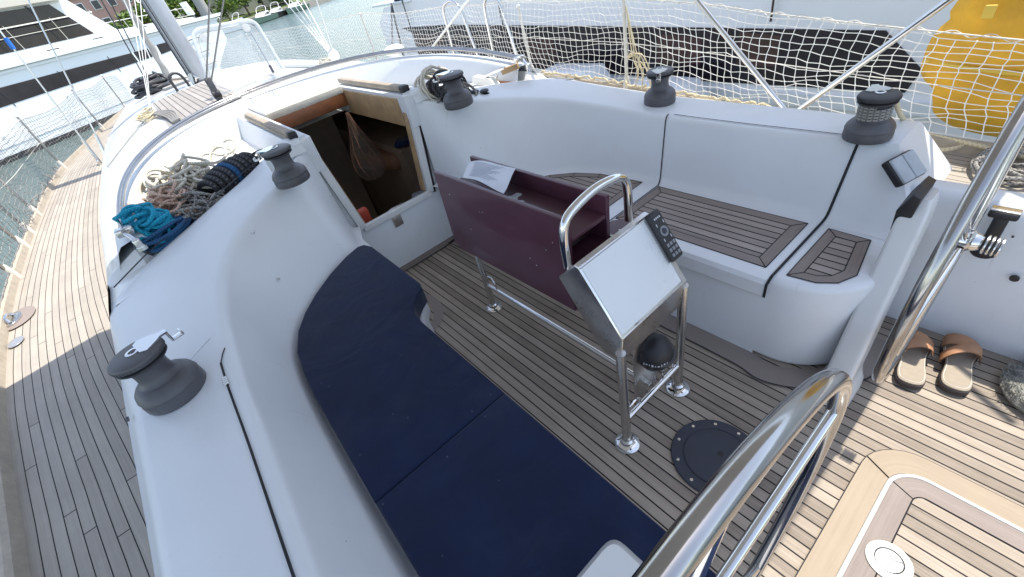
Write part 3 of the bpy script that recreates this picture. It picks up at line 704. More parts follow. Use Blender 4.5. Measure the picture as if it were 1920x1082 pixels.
# white moulded bracket below the cushion notch
mb = MB().prism([(2.02, -.50), (2.05, -.55), (2.03, -.585), (1.97, -.595), (1.90, -.575), (1.86, -.54), (1.85, -.49)], .0, .10, bevel=.02); struct(mb.build('seat_foot', 'gelcoat'))
strip(catmull([(2.12, -.50, 0), (2.12, -.58, 0), (2.06, -.635, 0), (1.96, -.645, 0), (1.86, -.61, 0), (1.80, -.55, 0), (1.78, -.49, 0)], 5), Vector((0, 0, 1)), .055, 'sole_margin', 'teak_margin', .004)
# studs on the near backrest
sg = 'studs on the near backrest'
for (px, py, lab) in ((612, 370, 'tiny metal snap stud on the near backrest nearest the companionway'), (552, 540, 'tiny metal snap stud on the near backrest just above the cushion'), (476, 440, 'tiny metal snap stud at the top bend of the near backrest')):
    best = None
    d = ray(px, py)
    for i in range(len(SEC)):
        for p in SEC[i][4:13]:
            v = p - EYE; t = v.dot(d) / d.length_squared; e = (v - d * t).length
            if best is None or e < best[0]: best = (e, p)
    tag(MB().lathe([(.006, 0), (.0065, .004), (.004, .007)], best[1] + Vector((0, -.004, .003)), 12, Matrix.Rotation(R(60), 3, 'X')).build('snap_stud', 'steel'), lab, 'stud', sg)

p = on_z(240, 783, .60); tag(MB().lathe([(.008, 0), (.008, .006), (.004, .008)], on_z(242, 785, .69), 12, Matrix.Rotation(R(-70), 3, 'X')).build('drain_fitting', 'winch_grey'), 'small grey fitting on the outer edge of the near coaming below the big winch', 'fitting')
# ============================================================ winches (built at the origin, axis +z)
def make_winch(name, label, loc, s=1.0, rope=False, arm=0.0, cat='winch'):
    root = thing(name, label, cat, loc, 'sheet winches on the coaming')
    def L(prof, n=40): return MB().lathe([(r * s, z * s) for r, z in prof], (0, 0, 0), n)
    L([(.099, 0), (.102, .006), (.102, .030), (.100, .042), (.100, .046), (.102, .050), (.096, .068), (.084, .082), (.070, .092)]).build('base', 'winch_grey', root, world=False, smooth=40)
    prof = [(.070, .090), (.060, .100), (.055, .112), (.0535, .130), (.055, .150), (.059, .162), (.061, .166)]
    mb = L(prof, 48); mb.build('drum', 'winch_grey', root, world=False, smooth=50)
    L([(.050, .164), (.064, .166), (.077, .170), (.080, .173), (.080, .178), (.068, .182), (.060, .183)]).build('lower_jaw', 'winch_dark', root, world=False, smooth=30)
    mb = L([(.060, .181), (.068, .184), (.082, .188), (.083, .200), (.080, .206), (.070, .210), (.020, .211)], 48)
    for k in range(44):
        a = 2 * math.pi * k / 44; mb.box((math.cos(a) * .083 * s, math.sin(a) * .083 * s, .194 * s), (.003 * s, .004 * s, .010 * s), Matrix.Rotation(a, 3, 'Z'))
    mb.build('top_cap', 'winch_dark' if rope else 'winch_grey', root, world=False, smooth=35)
    mb = MB()   # stripper arm, chrome, reaching out and down
    A = Matrix.Rotation(arm, 3, 'Z')
    pts = [(0.012, -.035), (.03, -.052), (.066, -.032), (.085, -.015), (.106, -.016), (.108, .012), (.088, .016), (.066, .034), (.03, .052), (.012, .035)]
    bm = bmesh.new(); lo = [bm.verts.new(A @ Vector((x * s, y * s, .209 * s))) for x, y in pts]; hi = [bm.verts.new(A @ Vector((x * s, y * s, (.217 - .05 * max(0, x - .07)) * s))) for x, y in pts]
    bm.faces.new(lo[::-1]); bm.faces.new(hi)
    for i in range(len(pts)): bm.faces.new((lo[i], lo[(i + 1) % len(pts)], hi[(i + 1) % len(pts)], hi[i]))
    mb.take(bm)
    mb.rbox(A @ Vector((.102 * s, 0, .193 * s)), (.008 * s, .028 * s, .045 * s), .003 * s, A)
    mb.rbox(A @ Vector((.118 * s, 0, .173 * s)), (.036 * s, .028 * s, .006 * s), .002 * s, A)
    mb.rbox(A @ Vector((.136 * s, 0, .180 * s)), (.006 * s, .028 * s, .018 * s), .002 * s, A)
    ar = mb.build('stripper_arm', 'chrome', root, world=False, smooth=30)
    MB().lathe([(.022 * s, .210 * s), (.022 * s, .216 * s), (.014 * s, .2165 * s), (.012 * s, .212 * s)], n=24).build('socket_ring', 'chrome', root, world=False)
    MB().lathe([(.012 * s, .2168 * s), (.001 * s, .2169 * s)], n=8).build('socket', 'black', root, world=False)
    if rope:
        P = []
        for k in range(140):
            a = k * 2 * math.pi * 4.3 / 139; z = .100 + .060 * k / 139; P.append((.063 * s * math.cos(a), .063 * s * math.sin(a), z * s))
        MB().tube(P, .0065 * s, 8).build('rope_turns', 'rope_grey', root, world=False, smooth=60)
    return root
make_winch('winch', 'large grey self-tailing winch with chrome arm nearest the camera at the lower left', (1.42, .398, .706), .86, arm=R(-75))
make_winch('winch', 'dark grey winch on the left coaming between the companionway and the heap of ropes', (2.24, -.335, .878), .80, arm=R(60))
make_winch('winch', 'dark grey winch on the far coaming beside the coil of black and white rope', (2.24, -1.345, .878), .83, arm=R(35))
make_winch('winch', 'dark grey winch in the middle of the far coaming in front of the white net', (1.41, -2.07, .706), .80, arm=R(120))
make_winch('winch', 'dark grey winch wrapped in turns of rope beside the yellow bag', (.435, -1.955, .70), .76, rope=True, arm=R(-60))

# ============================================================ cockpit table with instrument console
tb = thing('cockpit_table', 'maroon drop leaf cockpit table on steel legs with white faced instrument console', 'table', (1.1, CL, 0))
def leaf(y, x0, x1, zt, zb, dy):
    mb = MB(); pts = [(x0, zt), (x1, zt), (x1 + .03, zb + .03), (x1, zb), (x0 + .02, zb + .005)]
    mb.prism(pts, y - .009, y + .009, 'y', bevel=.003); return mb
leaf(-.742, .815, 1.565, .885, .500, 0).build('leaf', 'maroon', tb)
leaf(-.925, .815, 1.560, .872, .500, 0).build('leaf', 'maroon', tb)
mb = MB(); mb.rbox((1.19, -.834, .800), (.74, .162, .016), .004); mb.rbox((1.555, -.834, .70), (.018, .16, .13), .004); mb.build('tray', 'maroon_inner', tb)
mb = MB().prism([(.66, -.70), (.90, -.745), (.90, -.925), (.885, -1.02), (.86, -1.045), (.80, -1.045), (.66, -.99)], .690, .708, bevel=.004); mb.build('end_board', 'maroon_inner', tb)
for (x, y, r_) in ((.80, -.985, .5), (.83, -.93, .5), (.78, -.90, -.4)): MB().rbox((x, y, .712), (.05, .006, .006), .002, Matrix.Rotation(r_, 3, 'Z')).build('clip', 'steel', tb)
for k, x in enumerate((.765, .785)): MB().rbox((x, -.775, .712), (.006, .045, .006), .002).build('clip', 'steel', tb)
for (x, z) in ((1.49, .80), (1.27, .78), (1.29, .775), (1.40, .66), (.93, .735), (.89, .78), (1.0, .64), (1.03, .66)): MB().lathe([(.0028, 0), (.0024, .0015)], (x, -.7335, z), 10, Matrix.Rotation(R(-90), 3, 'X')).build('screw', 'steel', tb)
for (x, y, zt) in ((1.625, CL, .62), (.585, -.668, .52), (.585, -1.0, .56)):
    lg = MB().tube([(x, y, .012), (x, y, zt)], .0165, 20).build('leg', 'steel', tb)
    f_ = MB().lathe([(.046, .001), (.047, .006), (.040, .012), (.026, .016), (.024, .028), (.018, .034)], (x, y, 0), 32)
    f_.build('foot', 'chrome', lg, world=True)
    sc_ = MB()
    for k in range(3): a = k * 2.1 + .5; sc_.lathe([(.004, .012), (.003, .0155)], (x + .034 * math.cos(a), y + .034 * math.sin(a), 0), 8)
    sc_.build('foot_screw', 'winch_dark', lg)
MB().tube([(1.605, CL, .175), (.60, -.838, .175)], .0115, 16).build('stretcher', 'chrome', tb)
MB().tube([(.585, -.672, .155), (.585, -.998, .155)], .011, 14).build('stretcher', 'chrome', tb)
for pts in ([(1.60, -.838, .19), (1.595, -.838, .235), (1.56, -.838, .25), (1.535, -.838, .225), (1.53, -.838, .185)], [(.588, -.70, .165), (.588, -.70, .20), (.588, -.75, .20), (.588, -.755, .165)], [(.588, -.90, .165), (.588, -.90, .215), (.588, -.955, .215), (.588, -.96, .165)]):
    MB().tube(catmull(pts, 4), .0045, 8).build('wire_clip', 'chrome', tb)
# console
prof = [(.575, .585), (.718, .795), (.735, .797), (.815, .715), (.66, .475), (.585, .478)]
cs = MB().prism(prof, -1.005, -.668, 'y', bevel=.006).build('console_box', 'steel_plate', tb, smooth=30)
fd = Vector((.718 - .575, 0, .795 - .585)); fl = fd.length; fu = fd.normalized(); fn = Vector((-fu.z, 0, fu.x))
rotF = Matrix((fu, Vector((0, 1, 0)), fn * -1 if False else fu.cross(Vector((0, 1, 0))))).transposed()
fc = Vector((.6465, -.822, .690)) + fn * .002
MB().rbox(fc + fn * .0005, (fl * .955, .316, .004), .0018, rotF).build('face_sheet', 'chrome', cs)
MB().rbox(fc + fn * .003 + fu * .004, (fl * .925, .300, .006), .0025, rotF).build('face_panel', 'panel_white', cs)
# keypad on the right edge of the console
kc = fc + fn * .018 + fu * .045 + Vector((0, -.168, 0))
kp = MB().rbox(kc, (.172, .058, .022), .009, rotF).build('keypad', 'black', cs)
kt = kc + fn * .0112
b_ = MB()
for i in range(3):
    for j in range(3): b_.rbox(kt + fu * (-.030 - i * .018) + Vector((0, (j - 1) * .0145, 0)), (.011, .010, .002), .0008, rotF)
b_.build('keys', 'button', kp)
b_ = MB(); b_.lathe([(.017, 0), (.017, .0015), (.013, .0016), (.013, .0002)], kt + fu * .015, 24, rotF); b_.build('dial_ring', 'button', kp)
b_ = MB(); b_.lathe([(.010, 0), (.009, .002)], kt + fu * .015, 20, rotF); b_.build('dial', 'rubber', kp)
b_ = MB()
for i in range(4): b_.rbox(kt + fu * (.062) + Vector((0, (i - 1.5) * .008, 0)), (.006, .0045, .0008), .0002, rotF)
for i in range(2): b_.rbox(kt + fu * (.042) + Vector((0, (i - .5) * .034, 0)), (.010, .003, .0008), .0002, rotF)
for i in range(2): b_.rbox(kt + fu * (-.010) + Vector((0, (i - .5) * .034, 0)), (.010, .003, .0008), .0002, rotF)
b_.build('key_symbols', 'print', kp)
MB().rbox(kc - fn * .0075 + Vector((0, .0285, 0)), (.168, .003, .004), .001, rotF).build('keypad_trim', 'button', kp)
# grab rail behind the console
P = catmull([(.785, -.690, .755), (.785, -.690, .85), (.785, -.705, .905), (.785, -.75, .93), (.785, -.84, .945), (.785, -.93, .935), (.785, -.972, .91), (.785, -.985, .86), (.785, -.985, .76)], 8)
MB().tube(P, .0145, 18).build('grab_rail', 'chrome', tb)
# compass and its bracket under the console
bk = MB(); bk.rbox((.625, -.84, .27), (.004, .13, .34), .001); bk.build('bracket', 'steel_plate', tb)
cp = MB().ball((.60, -.865, .335), (.062, .066, .072), 28).build('compass', 'black', tb)
b_ = MB(); b_.lathe([(.058, -.008), (.0625, -.004), (.063, .010), (.056, .016)], (.593, -.868, .338), 32, Matrix.Rotation(R(-22), 3, 'Y')); b_.build('compass_ring', 'winch_dark', cp)
b_ = MB()
for k in range(9):
    a = R(92 + k * 9.0); p = Vector((.600 + .0635 * math.cos(a), -.865 + .0675 * math.sin(a), .338 + .003 * math.sin(k))); b_.rbox(p, (.002, .0055 if k % 2 else .003, .011 if k % 3 == 0 else .006), .0005, Matrix.Rotation(a, 3, 'Z'))
b_.build('compass_marks', 'print', cp)

# things lying in the table
def sheet(name, pts, bend, label, cat, material, lines=True):
    n = 14; G_ = []
    A, B, C_, D_ = [Vector(p) for p in pts]
    for i in range(n + 1):
        row = []
        for j in range(n + 1):
            u, v = i / n, j / n; p = A.lerp(B, u).lerp(D_.lerp(C_, u), v); p = p + Vector((0, 0, bend * math.sin(math.pi * u) * (1 - .4 * v) + .004 * math.sin(7 * u + 5 * v))); row.append(p)
        G_.append(row)
    G2 = [[p - Vector((0, 0, .0012)) for p in r_] for r_ in G_]
    root = thing(name, label, cat, tuple(A)); MB().grid(G_).grid(G2, flip=True).build('page', material, root, smooth=60)
    if lines:
        mb = MB()
        for k in range(11):
            v = .12 + k * .07; row = []
            for i in range(2, 12 - (k * 5) % 4):
                fi = (i + .5); a = G_[int(fi)][int(v * n)]; b = G_[int(fi)][min(n, int(v * n) + 1)]; p = a.lerp(b, (v * n) % 1) + Vector((0, 0, .0018)); row.append(p)
            ex = (B - A).normalized(); ey = (D_ - A).normalized() * .0016; mb.grid([[p - ey, p + ey] for p in row])
        mb.build('writing', 'ink', root, smooth=0)
    return root
sheet('paper_sheet', [on_z(883, 303, .885), on_z(967, 317, .885), on_z(944, 362, .865), on_z(866, 331, .885)], .012, 'creased white printed paper lying across the top of the maroon table', 'paper', 'paper')
p0 = on_z(968, 375, .80)
mb = MB().ball(p0, (.055, .036, .012), 18)
for i, v in enumerate(mb.v): mb.v[i] = v + Vector((0, 0, .004 * math.sin(v.x * 90) + .003 * math.sin(v.y * 120)))
tag(mb.build('folded_cloth', 'cloth_grey', smooth=60), 'small pale grey folded cloth in the trough of the maroon table', 'cloth')

# ============================================================ steering wheels and their pods
def wheel(yc, zc, xw, r_, tr, label, spokes, hubo, grp='twin steering wheels'):
    root = thing('steering_wheel', label, 'steering wheel', (xw, yc, zc), grp)
    MB().tube([(xw, yc + r_ * math.cos(2 * math.pi * k / 96), zc + r_ * math.sin(2 * math.pi * k / 96)) for k in range(96)], tr, 18, closed=True).build('rim', 'wheel_steel', root)
    for a in spokes:
        MB().tube([(xw + hubo, yc + .035 * math.cos(a), zc + .035 * math.sin(a)), (xw, yc + (r_ - .005) * math.cos(a), zc + (r_ - .005) * math.sin(a))], .0075, 12).build('spoke', 'chrome', root)
    hb = MB().lathe([(.028, -.022), (.031, -.015), (.031, .009), (.024, .015), (.022, .025), (.017, .032)], (xw + hubo, yc, zc), 28, Matrix.Rotation(R(-90), 3, 'Y')).build('hub', 'chrome', root)
    mb = MB()
    for k in range(4): mb.lathe([(.020, 0), (.025, .002), (.025, .005), (.020, .007)], (xw + hubo - .036 - k * .009, yc, zc), 24, Matrix.Rotation(R(-90), 3, 'Y'))
    mb.build('brake_knob', 'steel', hb)
    return root
wheel(-.062, .812, .0457, .45, .0112, 'chrome steering wheel closest to the camera at the bottom of the picture', [R(161 + k * 60) for k in range(6)], .012)
wheel(-1.405, .70, .046, .42, .0140, 'chrome steering wheel seen edge on beside the sandals', [R(40 + k * 60) for k in range(6)], -.012)
# pods (white columns just forward of the wheels)
def pod(base, top, label, wx=.11, wy=.20):
    root = thing('helm_pedestal', label, 'steering pedestal', (base[0], base[1], 0), 'white steering pedestals')
    b0 = Vector(base); t0 = Vector(top); G_ = []
    for k in range(26):
        t = k / 25; c = b0.lerp(t0, t); sx = wx * (1.0 - .12 * t) ; sy = wy * (1 - .2 * t)
        if k == 0: sx *= 1.45; sy *= 1.25
        if k == 1: sx *= 1.42; sy *= 1.22
        if k == 2: sx *= 1.15; sy *= 1.08
        if k > 22: q = (k - 22) / 3; s_ = math.sqrt(max(.0, 1 - (q * .93) ** 2)); sx *= (.55 + .45 * s_); sy *= (.55 + .45 * s_)
        ring_ = []
        for m_ in range(33):
            a = 2 * math.pi * m_ / 32; ca, sa = math.cos(a), math.sin(a); e = .32
            ring_.append(c + Vector((sx / 2 * math.copysign(abs(ca) ** e, ca), sy / 2 * math.copysign(abs(sa) ** e, sa), 0)))
        G_.append(ring_)
    mb = MB().grid(G_, flip=True); mb.add(G_[-1][:-1], [tuple(range(32))]); mb.build('column', 'gel_clean', root, smooth=50); return root
pd = pod((.155, -1.36, 0), (.180, -1.70, .655), 'white leaning steering pedestal between the corner seat and the far wheel', .085, .15)
pod((.16, -.10, 0), (.16, -.13, .76), 'white steering pedestal top just visible below the near wheel', .16, .20)

# ============================================================ hatch in the sunlit helm sole
hc = thing('sole_hatch', 'large teak hatch with white seal and round pull set in the sunlit aft sole', 'hatch', (-.6, -.9, 0))
def rr_(x0, x1, y0, y1, r_, n=7):
    out = []
    for cx, cy, a0 in ((x1 - r_, y1 - r_, 0), (x0 + r_, y1 - r_, 90), (x0 + r_, y0 + r_, 180), (x1 - r_, y0 + r_, 270)):
        for k in range(n + 1): a = R(a0 + 90 * k / n); out.append((cx + r_ * math.cos(a), cy + r_ * math.sin(a)))
    return out
def ringband(mb, A, B, z, k=0.0):
    n = len(A); L_ = 0; 
    for i in range(n):
        j = (i + 1) % n; d = math.dist(A[i], A[j]); mb.add([(*A[i], z), (*A[j], z), (*B[j], z), (*B[i], z)], [(0, 1, 2, 3)], [[(L_, .4), (L_ + d, .4), (L_ + d, .46), (L_, .46)]]); L_ += d
r0 = rr_(-1.3, -.015, -1.245, -.35, .13); r1 = rr_(-1.24, -.085, -1.175, -.42, .085); r2 = rr_(-1.225, -.098, -1.162, -.433, .075); r3 = rr_(-1.17, -.155, -1.105, -.49, .03); rA = rr_(-1.302, -.012, -1.248, -.347, .133)
mb = MB(); ringband(mb, rA, r0, .0045); ringband(mb, r1, r1[:], .006); mb.build('joint', 'seam', hc, smooth=0)
mb = MB(); ringband(mb, r0, r1, .006); mb.build('frame', 'teak_gold', hc, smooth=0)
mb = MB(); mb.poly(r1, .0042); mb.build('gutter', 'black', hc, smooth=0)
mb = MB()
mb.tube([(*p, .006) for p in rr_(-1.237, -.092, -1.168, -.426, .08)], .006, 8, closed=True); mb.build('seal', 'white_plastic', hc)
mb = MB(); ringband(mb, r2, r3, .0075); mb.build('lid_border', 'teak_margin', hc, smooth=0)
mb = MB(); mb.poly(r3, .0072); mb.build('lid', 'teak_sole', hc, smooth=0)
mb = MB(); mb.tube([(*p, .0078) for p in r3], .0018, 4, closed=True)
for a, b in ((r0[30], r1[30]), (r2[30], r3[30]), ): mb.tube([(*a, .0082), (*b, .0082)], .0016, 4)
mb.build('lid_caulking', 'seam', hc, smooth=0)
lt = MB().lathe([(.052, .008), (.053, .011), (.048, .0135), (.034, .014), (.032, .011), (.001, .0105)], (-.165, -.855, 0), 36).build('pull', 'white_plastic', hc)
gr = MB(); gr.tube([(-.165 + .033 * math.cos(a), -.855 + .033 * math.sin(a), .0142) for a in np.linspace(0, 2 * math.pi, 25)[:-1]], .0013, 5, closed=True); gr.tube(catmull([(-.14, -.85, .0145), (-.16, -.868, .0145), (-.17, -.862, .0145), (-.19, -.87, .0145)], 4), .0011, 5); gr.build('pull_groove', 'winch_dark', lt)
b_ = MB().lathe([(.0315, .0112), (.030, .0135), (.022, .0138)], (-.165, -.855, 0), 30); b_.build('pull_ring', 'chrome', lt)
# ---- round black inspection plate
ip = thing('inspection_plate', 'round black rubber topped inspection plate screwed to the sole in front of the near wheel', 'deck plate', (.325, -.828, 0))
MB().lathe([(.148, .001), (.149, .006), (.146, .009), (.112, .0095), (.110, .007), (.106, .007), (.104, .0105), (.001, .011)], (.325, -.828, 0), 56).build('plate', 'rubber', ip, smooth=25)
for k in range(10):
    a = R(36 * k + 12); MB().lathe([(.0055, .009), (.0055, .0105), (.002, .0108)], (.325 + .130 * math.cos(a), -.828 + .130 * math.sin(a), 0), 12).build('screw', 'chrome', ip)
MB().lathe([(.011, .0112), (.001, .0113)], (.318, -.845, 0), 14).build('key_hole', 'black', ip)

# ============================================================ starboard helm side
mb = MB(); xs = np.linspace(-1.9, .30, 12); G_ = [[Vector((x, -1.85, -.02)), Vector((x, -1.865, .08)), Vector((x, -1.885, .50)), Vector((x, -1.893, .535)), Vector((x, -1.915, .556)), Vector((x, -1.99, .56)), Vector((x, -2.06, .52)), Vector((x, -2.09, .452))] for x in xs]
mb.grid(G_, flip=True); struct(mb.build('helm_side', 'gelcoat', smooth=50))
mb = MB(); mb.box((-.9, .16, .2), (2.2, .05, .5)); struct(mb.build('helm_side', 'gel_clean'))
hd = thing('throttle_lever', 'black engine control lever in a recess of the white helm side wall above the sandals', 'lever', (-.02, -1.87, .42))
a_ = on_y(1884, 400, -1.84); c_ = on_y(1845, 470, -1.84)
b_ = MB(); bar(b_, a_, c_, .036, .03, Vector((0, 1, 0)), .010); b_.build('lever', 'black', hd)
b_ = MB(); bar(b_, a_ + Vector((.035, 0, .0)), a_ + Vector((-.035, 0, 0)), .024, .05, Vector((0, 1, 0)), .008); b_.build('lever_head', 'black', hd)
b_ = MB(); bar(b_, a_ + Vector((.034, .004, .014)), a_ + Vector((-.034, .004, .014)), .006, .03, Vector((0, 1, 0)), .002); b_.build('head_trim', 'steel', hd)
b_ = MB().ball(c_, (.036, .026, .028), 18); b_.build('pivot', 'black', hd)
p = on_y(1903, 520, -1.872); tag(MB().lathe([(.012, 0), (.012, .006), (.010, .008)], p + Vector((0, .004, 0)), 24, Matrix.Rotation(R(-90), 3, 'X')).build('hole_plug', 'black'), 'round black plug in the white wall above the sandals', 'plug')
p = on_y(1900, 442, -1.872); tag(MB().lathe([(.0035, 0), (.0035, .005)], p + Vector((0, .004, 0)), 12, Matrix.Rotation(R(-90), 3, 'X')).build('hole_plug', 'black'), 'tiny black hole beside the black lever', 'plug')
# instrument with grey cover on the slanted coaming end
q = [on_z(1660, 303, .665), on_z(1706, 279, .67), on_z(1727, 328, .60), on_z(1690, 352, .59)]
ctr = (q[0] + q[1] + q[2] + q[3]) / 4; ex = (q[1] - q[0]).normalized(); n_ = ex.cross((q[0] - q[3])).normalized(); n_ = n_ if n_.dot(EYE - ctr) > 0 else -n_; ey = n_.cross(ex)
rotI = Matrix((ex, ey, n_)).transposed(); wI = (q[1] - q[0]).length; hI = (q[0] - q[3]).length * .95
it = thing('instrument_display', 'instrument under a pale grey sun cover on the slanted end of the far coaming', 'instrument', tuple(ctr))
MB().rbox(ctr - n_ * .004, (wI, hI, .03), .008, rotI).build('housing', 'black', it)
for s_ in (-1, 1): MB().rbox(ctr + n_ * .012 + ex * s_ * wI * .235, (wI * .44, hI * .92, .014), .004, rotI).build('cover', 'cloth_grey', it)
q = [on_y(1712, 366, -1.78), on_y(1680, 395, -1.78), on_y(1668, 432, -1.78), on_y(1680, 434, -1.78), on_y(1712, 372, -1.78)]
q = [on_y(px, py, -1.615) for px, py in ((1712, 366), (1680, 395), (1668, 432), (1680, 434), (1712, 372))]
tag(MB().prism([(q[0].x, q[0].z), (q[1].x, q[1].z), (q[2].x, q[2].z), (q[3].x - .02, q[3].z), (q[4].x - .02, q[4].z)], -1.76, -1.615, 'y', bevel=.004).build('cable_cover', 'black'), 'black wedge shaped cover beside the top of the far steering pedestal', 'cover')

# ============================================================ sandals
def sandal(loc, rz, label, k):
    root = thing('sandal', label, 'sandal', loc, 'pair of leather sandals')
    M_ = Matrix.Rotation(rz, 3, 'Z'); half = [(-.135, .0), (-.13, .022), (-.115, .034), (-.08, .038), (-.03, .034), (.02, .037), (.07, .047), (.105, .045), (.13, .030), (.142, .0)]
    half = [(x, y * 1.13) for x, y in half]; outl = half + [(x, -y * (.92 if x > 0 else 1)) for x, y in half[-2:0:-1]]
    outl = [(p.x, p.y) for p in catmull([(x, y, 0) for x, y in outl], 4, closed=True)]
    def W(mb): mb.v = [M_ @ v for v in mb.v]; return mb
    W(MB().prism(outl, 0.004, .024, bevel=.003)).build('outsole', 'sole_rubber', root, world=False)
    W(MB().prism([(x * .97, y * .95) for x, y in outl], .024, .031, bevel=.003)).build('insole', 'insole', root, world=False)
    W(MB().tube([(x * .90, y * .84, .0315) for x, y in outl], .0013, 5, closed=True)).build('stitching', 'stitch', root, world=False)
    for (xa, wd, zt, sk) in ((.075, .060, .052, .02), (.03, .045, .062, -.03)):
        G_ = []
        for i in range(15):
            a = math.pi * i / 14; y = -math.cos(a) * .053; z = .026 + math.sin(a) * zt
            G_.append([Vector((xa + sk * (-math.cos(a)) + d, y * 1.02, z - abs(d) * .05)) for d in np.linspace(-wd / 2, wd / 2, 6)])
        G2 = [[v - Vector((0, v.y * .05, .0035)) for v in r_] for r_ in G_]
        W(MB().grid(G_).grid(G2, flip=True)).build('strap', 'leather', root, world=False, smooth=60)
    return root
# toes point to starboard-forward, heels towards the camera
A1 = on_z(1712, 640, .01); B1 = on_z(1703, 722, .01); A2 = on_z(1800, 648, .01); B2 = on_z(1786, 735, .01)
for A_, B_, lb, k in ((A1, B1, 'brown leather sandal closer to the wheel rim', 0), (A2, B2, 'brown leather sandal of the pair farther from the wheel beside the shaggy mat', 1)):
    d = A_ - B_; sandal(((A_.x + B_.x) / 2, (A_.y + B_.y) / 2, .004), math.atan2(d.y, d.x), lb, k)
# shaggy mat at the right edge
mc = on_z(1985, 742, .03); mt = thing('shaggy_mat', 'round grey shaggy mat cut by the right edge next to the sandals', 'mat', tuple(mc))
MB().lathe([(.125, -.025), (.135, -.005), (.125, .012), (.09, .02), (.01, .022)], mc, 40).build('pile_base', 'shag', mt)
mb = MB()
for k in range(2600):
    a = random.uniform(0, 2 * math.pi); r_ = .135 * math.sqrt(random.random()); p = mc + Vector((r_ * math.cos(a), r_ * math.sin(a), .012)); d = Vector((math.cos(a) * .4 + random.uniform(-.5, .5), math.sin(a) * .4 + random.uniform(-.5, .5), random.uniform(.3, 1))).normalized() * random.uniform(.012, .026)
    s_ = d.orthogonal().normalized() * .0018; mb.add([p - s_, p + s_, p + d], [(0, 1, 2)])
mb.build('tufts', 'shag', mt, smooth=0)['kind'] = 'stuff'

# ============================================================ folded hood hoops
hf = thing('hood_frame', 'three bright steel hoops of the folded spray hood curving over the cabin top', 'hood frame', (2.46, CL, .92))
for k, (dx, dz) in enumerate(((-.037, .004), (.0, .014), (.037, .004))):
    P = []
    for t in np.linspace(-1, 1, 80):
        p = arch(t); s_ = 1 - abs(t) ** 6; P.append(p + Vector((dx * s_ + (.012 * (k - 1) if abs(t) > .99 else 0), (.012 * (1 - k)) * (1 if t > 0 else -1) * (1 - s_), dz - .012)))
    MB().tube(P, .0100, 12).build('hoop', 'wheel_steel', hf)
for t, s_ in ((-1, 1), (1, -1)):
    p = arch(t); h = MB(); h.rbox(p + Vector((.03, 0, -.005)), (.05, .07, .036), .008); h.tube([p + Vector((-.0, 0, -.01)), p + Vector((-.06, -.02 * s_, -.035))], .011, 12); h.rbox(p + Vector((-.075, -.022 * s_, -.05)), (.03, .03, .05), .006); h.lathe([(.022, 0), (.022, .014)], p + Vector((-.085, -.024 * s_, -.075)), 20)
    h.build('hinge', 'steel', hf)
# ============================================================ rope heaps
def rope(path, r_, n=7): return MB().tube(path, r_, n)
def heap(c, rx, ry, h, turns, r_, seed, zf=None, tight=.25, rot=0.0):
    rg = random.Random(seed); P = []; N = turns * 15
    px = py_ = 0.0
    for i in range(N):
        a = i * 2 * math.pi / 15 * (1 + .05 * math.sin(i * .21)); e = (.40 + .55 * abs(math.sin(i * .067 + seed))) ; 
        if i % 15 == 0: px, py_ = rg.uniform(-tight, tight), rg.uniform(-tight, tight); ph = rg.uniform(-.5, .5)
        x = rx * (e * math.cos(a + ph * .3) + px); y = ry * (e * math.sin(a) + py_)
        z = r_ + h * (i / N) * max(.15, 1 - (x / rx) ** 2 * .5 - (y / ry) ** 2 * .5) + h * .18 * math.sin(i * .9 + seed) * rg.uniform(.5, 1)
        X_ = x * math.cos(rot) - y * math.sin(rot); Y_ = x * math.sin(rot) + y * math.cos(rot)
        P.append(Vector((c[0] + X_, c[1] + Y_, c[2] + max(r_, z))))
    return catmull(P, 3)
g_ = 'coiled ropes in the left hand locker'
zb = .775
def pile(c, rx, ry, h, n, lr, seed):
    rg = random.Random(seed); P = []; prev = None
    for k in range(n):
        a = rg.uniform(0, 2 * math.pi); q = math.sqrt(rg.random()) * .75; cx, cy = q * rx * math.cos(a), q * ry * math.sin(a); top = h * (1 - q * q) * (k / n) ** .6
        R1 = lr * rg.uniform(.6, 1.25); tilt = Matrix.Rotation(rg.uniform(-.75, .75), 3, 'X') @ Matrix.Rotation(rg.uniform(-.75, .75), 3, 'Y'); ph = rg.uniform(0, 6.28); turns = rg.choice((1.1, 1.6, 2.3)); sg_ = rg.choice((-1, 1))
        m_ = int(turns * 9)
        for i in range(m_):
            b = ph + sg_ * i * 2 * math.pi / 9; v = tilt @ Vector((R1 * math.cos(b), R1 * .8 * math.sin(b), .004 * i)); P.append(Vector((c[0] + cx + v.x, c[1] + cy + v.y, c[2] + max(.006, top + .02 + v.z))))
    return catmull(P, 3)
def rp(name, label, path, r_, material, grp=None): return tag(rope(path, r_).build(name, material, smooth=60), label, 'rope', grp)
rp('rope_coil', 'tangled bright blue and cyan rope heap in the aft corner of the left rope locker', pile((2.58, .285, zb), .13, .10, .13, 20, .062, 3), .0085, 'rope_cyan', g_)
rp('rope_coil', 'dark blue rope turns at the bottom of the cyan heap in the left rope locker', heap((2.52, .235, zb + .01), .12, .10, .10, 9, .0085, 9, rot=-.6), .0085, 'rope_blue', g_)
rp('rope_coil', 'pinkish beige rope heap between the blue rope and the white flecked rope', pile((2.80, .20, zb), .20, .15, .11, 26, .075, 5), .0070, 'rope_pink', g_)
rp('rope_coil', 'white rope with dark flecks heaped against the upstand in the left rope locker', pile((3.00, .08, zb + .01), .27, .20, .16, 46, .075, 11), .0080, 'rope_white', g_)
